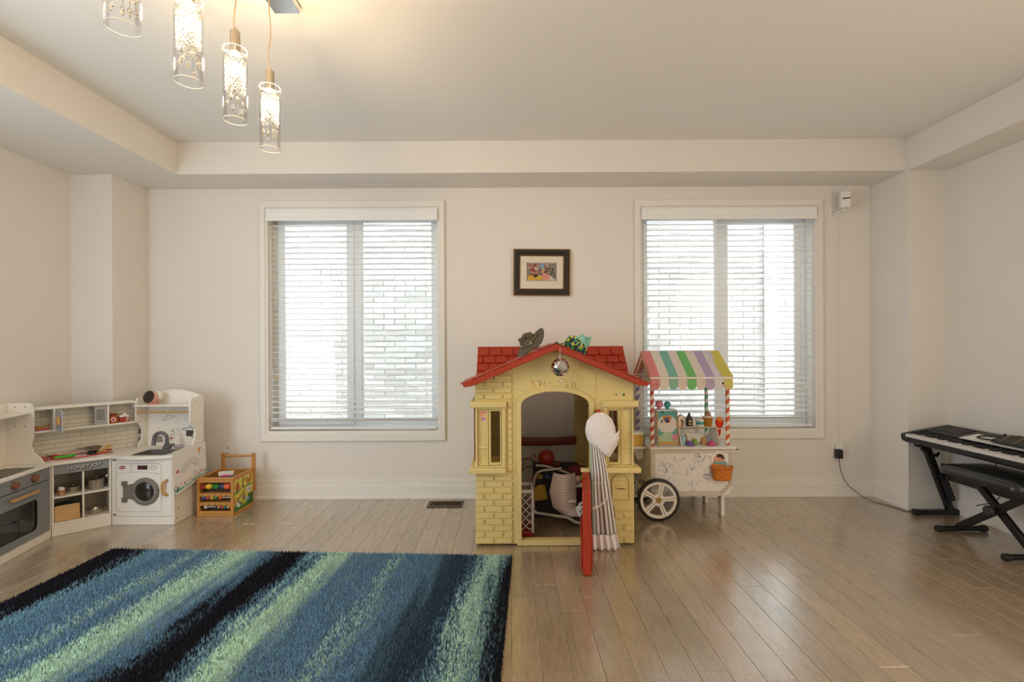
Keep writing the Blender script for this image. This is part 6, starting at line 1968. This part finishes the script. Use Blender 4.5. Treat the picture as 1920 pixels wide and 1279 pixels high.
def farm(u, v):
    c = hx('#D9C63A') if v > .28 else hx('#B9BC34')
    if v > .55: c = hx('#DCD05A')
    if v < .16 + .04 * math.sin(u * 9): c = hx('#3F7A2C')
    if u > .72 and v < .36: c = hx('#2E6428')
    def seg_(x0_, y0_, x1_, y1_, w_):
        dx, dy = x1_ - x0_, y1_ - y0_
        t_ = max(0, min(1, ((u - x0_) * dx + (v - y0_) * dy) / (dx * dx + dy * dy)))
        return math.hypot(u - x0_ - t_ * dx, v - y0_ - t_ * dy) < w_
    if any(seg_(*s_) for s_ in ((.44, .98, .42, .72, .022), (.42, .72, .52, .62, .02), (.52, .62, .46, .48, .02), (.46, .48, .18, .36, .018), (.42, .72, .24, .62, .018), (.44, .86, .70, .92, .018), (.46, .48, .52, .40, .016))): c = hx('#4A2C16')
    if ell(u, v, .14, .74, .11, .12) and v > .64: c = hx('#A8521E')
    if ell(u, v, .14, .87, .05, .06): c = hx('#B4602A')
    if ell(u, v, .12, .59, .14, .04): c = hx('#4E8A30')
    if ell(u, v, .76, .80, .16, .07) or ell(u, v, .88, .93, .06, .08): c = hx('#B06A24')
    if ell(u, v, .76, .66, .22, .035): c = hx('#4E8A30')
    if ell(u, v, .76, .50, .16, .10): c = hx('#D0CDD2') if rnd2(int(u * 20), int(v * 20), 9) > .25 else hx('#9A98A4')
    if ell(u, v, .10, .32, .08, .08): c = hx('#C8452A') if not ell(u, v, .10, .32, .045, .045) else hx('#E0C060')
    if ell(u, v, .48, .33, .075, .075): c = hx('#7A5A94')
    if ell(u, v, .70, .22, .085, .075): c = hx('#4A8AB0') if not ell(u, v, .70, .22, .05, .045) else hx('#B8CDD8')
    if ell(u, v, .45, .17, .075, .07): c = hx('#D9C63A')
    if ell(u, v, .44, .16, .035, .03): c = hx('#1E1A18')
    if ell(u, v, .20, .20, .15, .10): c = hx('#ECE8E2') if rnd2(int(u * 16), int(v * 18), 8) > .42 else hx('#1C1A1A')
    return c
b = MB(); b.sheet(lambda u, v: (X1 + .0005, Y0 + pw + (Y1 - Y0 - 2 * pw) * u, .022 + (HT - .036) * v), 60, 60, farm); b.build('painted_panel', PAINT, ac, solid=.004, smooth=False)
hbM = Matrix.Translation((-2.065, 3.50, HT + .005)) @ Matrix.Rotation(.28, 4, 'Z')
t = thing('toy_brush', 'pink hand brush with white bristles lying in the activity cart', 'brush', (-2.065, 3.50, HT))
b = MB(); b.M = hbM; b.ball((0, 0, .004), .05, 20, 10, (1.02, .46, .20)); b.build('back', mat('magenta', '#C83A8C', .45), t)
b = MB(); b.M = hbM
for k in range(9):
    for j in range(3): b.cyl((-.042 + .0105 * k, -.014 + .014 * j, .006), (-.043 + .0107 * k, -.016 + .016 * j, .030), .0045, .0052, n=6)
b.build('bristles', PLATE, t, kind='stuff')
b = MB(); b.box(X0 + .03, X1 - .03, Y0 + .075, Y1 - .03, .0225, .235); tag(b.build('toy_pile', mat('toy_pile_dark', '#7A8070', .9, var=.4, scale=25), bevel=.02), 'pile of grey green toys filling the activity cart', 'toys')

# ------------------------------------------------------------------ keyboard, stand, bench
KB = mat('keyboard_black', '#2C2D30', .5, var=.05)
KDK = mat('keyboard_dark', '#1D1D1F', .55, var=.08, scale=80)
IVORY = mat('white_key', '#DEDDDA', .3, var=.01)
kx0, kx1, ky0, ky1 = 2.800, 3.140, 2.470, 3.432
kz = .5280
pk = thing('digital_piano', 'black electronic keyboard standing along the right wall', 'keyboard', ((kx0 + kx1) / 2, (ky0 + ky1) / 2, kz))
pr = [(kx0 + .004, kz + .014), (kx0 + .008, kz - .012), (kx0 + .040, kz - .026), (kx1 - .02, kz - .020), (kx1, kz + .02), (kx1, kz + .088), (kx1 - .012, kz + .094), (kx0 + .152, kz + .062), (kx0 + .150, kz + .020), (kx0 + .003, kz + .018)]
b = MB(); b.plate(pr, [], ky0 + .038, ky1 - .038); b.build('body', KB, pk, bevel=.004)
pe = [(kx0 - .004, kz + .010), (kx0 + .004, kz - .013), (kx0 + .038, kz - .027), (kx1 - .018, kz - .021), (kx1 + .002, kz + .02), (kx1 + .002, kz + .090), (kx1 - .012, kz + .096), (kx0 + .15, kz + .066), (kx0 + .03, kz + .044), (kx0 - .004, kz + .036)]
for y in (ky0, ky1 - .039):
    b = MB(); b.plate(pe, [], y, y + .039); b.build('end_cheek', KB, pk, bevel=.006)
b = MB(); b.box(kx0 - .002, kx0 + .006, ky0 + .038, ky1 - .038, kz - .006 + .014, kz + .020); b.build('key_slip', KB, pk, bevel=.002)
n = 36
kw = (ky1 - ky0 - .078) / n
wm = MB(); wm.box(0, .148, -kw / 2 + .0004, kw / 2 - .0004, 0, .018); wme = wm.mesh('white_key', IVORY, smooth=False)
bmk = MB(); bmk.plate([(.052, 0), (.148, 0), (.148, .011), (.058, .011)], [], -.0058, .0058); bme = bmk.mesh('black_key', KDK, smooth=False)
off = Vector(pk['_off'])
for k in range(n):
    y = ky1 - .039 - kw * (k + .5)
    o = bpy.data.objects.new('white_key', wme); C.objects.link(o); o.parent = pk; o.location = Vector((kx0, y, kz + .0205)) - off
    if k < n - 1 and (k % 7) not in (2, 6):
        o = bpy.data.objects.new('black_key', bme); C.objects.link(o); o.parent = pk; o.location = Vector((kx0, y - kw / 2, kz + .0387)) - off
sl = lambda x: kz + .062 + (x - kx0 - .152) * (.032 / (kx1 - .012 - kx0 - .152))
def slab(name, m_, xa, xb, ya, yb2, h=.002):
    b_ = MB()
    b_.plate([(xa, sl(xa) + .0002), (xb, sl(xb) + .0002), (xb, sl(xb) + h), (xa, sl(xa) + h)], [], ya, yb2); return b_.build(name, m_, pk, smooth=False)
gr = slab('speaker_grille', KDK, kx0 + .185, kx1 - .022, ky1 - .24, ky1 - .03, .003)
ct_ = slab('control_panel', mat('panel_grey', '#3A3632', .5, var=.08), kx0 + .18, kx1 - .03, ky1 - .50, ky1 - .25, .0015)
slab('speaker_grille', KDK, kx0 + .185, kx1 - .022, ky0 + .03, ky0 + .24, .003)
for k in range(10):
    b = MB(); xa = kx0 + .20 + .02 * (k % 5); ya = ky1 - .29 - .03 * (k // 5); b.box(xa, xa + .010, ya, ya + .016, sl(xa) + .001, sl(xa) + .006); b.build('panel_button', mat('button_brown', '#6A5646', .5) if k == 0 else bpy.data.materials['button_brown'], ct_, bevel=.001)
for k in range(2):
    b = MB(); b.lathe([(.016, 0), (.015, .010), (.001, .011)], 18, (kx0 + .235, ky1 - .41 - .045 * k, sl(kx0 + .235) + .001)); b.build('volume_knob', mat('knob_grey', '#8A8886', .4) if k == 0 else bpy.data.materials['knob_grey'], ct_)
# paper, pouch, blue book on the keyboard
ptilt = math.atan2(.032, .176)
sM = Matrix.Translation((kx0 + .135, 2.855, sl(kx0 + .135) + .0045)) @ Matrix.Rotation(-ptilt, 4, 'Y')
b = MB(); b.M = sM; b.box(-.012, .115, -.32, .265, 0, .0035); tag(b.build('paper_sheets', PLATE, bevel=.0005), 'white paper sheets lying on the right half of the keyboard', 'paper')
b = MB(); b.M = sM; b.box(.022, .118, -.30, .035, .004, .014); tag(b.build('blue_book', mat('book_blue', '#5A90AE', .5), bevel=.001), 'thin pale blue book under the dark pouch', 'book')
gpm = Matrix.Translation((kx0 + .185, 2.80, sl(kx0 + .185) + .020)) @ Matrix.Rotation(-ptilt, 4, 'Y')
t = thing('quilted_pouch', 'dark grey flat pouch with gold diagonal lines and loop handle on the keyboard', 'pouch', tuple(gpm @ Vector((0, 0, 0))))
PCH = mat('pouch_grey', '#33322F', .7, var=.12, scale=60)
b = MB(); b.M = gpm; b.plate([(-.062, -.30), (.095, -.30), (.105, .10), (.062, .165), (-.055, .125)], [], -.003, .010, 'z'); b.build('body', PCH, t, bevel=.004)
for k in range(6):
    b = MB(); b.M = gpm; y = .10 - .075 * k; b.beam((-.056, y - .03, .0106), (.10, y + .035, .0106), .003, .0012); b.build('gold_line', GOLDP, t)
b = MB(); b.M = gpm; b.tube(smooth_path([(-.045, .115, .006), (-.060, .165, .008), (-.045, .215, .006), (-.005, .215, .006), (.012, .165, .012), (.012, .13, .012)]), .0055, 8); b.build('loop_handle', BLACKP, t)
b = MB(); b.M = gpm; b.ball((.060, .145, .014), .008, 8, 6); b.build('zip_end', BLACKP, t)
# stand
st = thing('keyboard_stand', 'black metal keyboard stand with angled legs under the keyboard', 'stand', (2.98, 2.96, 0))
for y in (3.378, 2.555):
    b = MB(); b.box(2.850, 3.145, y - .016, y + .016, .0045, .034); ft = b.build('foot', BLACKM, st, bevel=.004)
    for x0_, x1_ in ((2.842, 2.872), (3.122, 3.150)):
        b = MB(); b.box(x0_, x1_, y - .020, y + .020, .0008, .038); b.build('rubber_cap', KDK, ft, bevel=.005)
    b = MB(); b.beam((3.098, y, .034), (2.935, y, .470), .045, .030, up=(0, 1, 0)); lg_ = b.build('leg', BLACKM, st, bevel=.003)
    b = MB(); b.beam((3.092, y - .020, .10), (3.02, y - .020, .30), .052, .018, up=(0, 1, 0)); b.build('leg_sleeve', BLACKM, lg_, bevel=.002)
    b = MB(); b.box(2.86, 3.12, y - .017, y + .017, .478, .4990); b.build('support_arm', BLACKM, st, bevel=.003)
    b = MB(); b.beam((2.945, y, .462), (2.925, y, .484), .07, .028, up=(0, 1, 0)); b.build('arm_joint', BLACKM, st, bevel=.002)
    b = MB(); b.cyl((2.97, y - .045, .425), (2.97, y - .015, .425), .011, n=10); b.beam((2.962, y - .04, .418), (2.99, y - .04, .445), .012, .010, up=(0, 1, 0)); b.build('lock_knob', KDK, lg_)
    for z in (.24, .32, .40):
        b = MB(); x_ = 3.098 - (z - .034) * (.163 / .436) - .024; b.cyl((x_ - .004, y, z), (x_ + .004, y, z), .005, n=8); b.build('bolt', KDK, lg_)
b = MB(); b.box(3.035, 3.058, 2.555, 3.378, .255, .360); b.build('cross_panel', BLACKM, st, bevel=.003)
# bench
be = thing('piano_bench', 'black folding piano bench with padded seat in front of the keyboard', 'bench', (2.885, 2.86, 0))
LEA = mat('black_leatherette', '#25282C', .27, var=.06, scale=90, bump=.0006)
def bseat(u, v):
    a, c = 2 * u - 1, 2 * v - 1
    e = lambda q_: math.copysign(abs(q_) ** .45, q_)
    return None
sb = MB()
N = 26
def sq(a, e): return math.copysign(abs(math.cos(a)) ** e, math.cos(a)), math.copysign(abs(math.sin(a)) ** e, math.sin(a))
ringp = []
for (k, z) in ((.90, .385), (.985, .390), (1.0, .405), (.995, .418), (.96, .434), (.88, .445), (.70, .452), (.45, .455), (.001, .456)):
    ringp.append([(2.872 + .168 * k * sq(2 * PI * i / 48, .32)[0], 2.815 + .248 * k * sq(2 * PI * i / 48, .32)[1], z) for i in range(48)])
vs = [p for r_ in ringp for p in r_]
fs = [(j * 48 + i, j * 48 + (i + 1) % 48, (j + 1) * 48 + (i + 1) % 48, (j + 1) * 48 + i) for j in range(len(ringp) - 1) for i in range(48)] + [tuple(range(47, -1, -1))]
sb.add(vs, fs); sb.build('seat', LEA, be, angle=70)
b = MB(); b.box(2.76, 2.99, 2.60, 3.02, .368, .386); b.build('seat_plate', BLACKM, be, bevel=.002)
b = MB(); b.cyl((2.735, 3.0, .365), (2.735, 2.985, .365), .012, n=12); b.build('plate_bolt', KDK, be)
cxb = 2.885
for nm, p, q_, dx in (('leg_bar', (0, 3.070, .03), (0, 2.640, .362), -.016), ('leg_bar', (0, 2.652, .03), (0, 3.000, .362), .016)):
    b = MB(); b.beam((cxb + dx, p[1], p[2]), (cxb + dx, q_[1], q_[2]), .028, .040, up=(0, -.6, .8)); b.build(nm, BLACKM, be, bevel=.003)
for y in (3.070, 2.652):
    b = MB(); b.cyl((2.735, y, .020), (3.040, y, .020), .0165, n=14); ft = b.build('foot_bar', BLACKM, be)
    for x in (2.727, 3.012):
        b = MB(); b.cyl((x, y, .0205), (x + .035, y, .0205), .0200, n=14); b.build('rubber_cap', KDK, ft, bevel=.004)
zc_ = .215; yc_ = 2.833
b = MB(); b.cyl((cxb - .045, yc_, zc_), (cxb + .03, yc_, zc_), .012, n=12); b.lathe([(.010, .0), (.026, .003), (.030, .010), (.030, .022), (.026, .028), (.001, .029)], 20, (cxb - .042, yc_, zc_), (-1, 0, 0)); b.build('pivot_knob', mat('knob_dark', '#3A3638', .5), be)
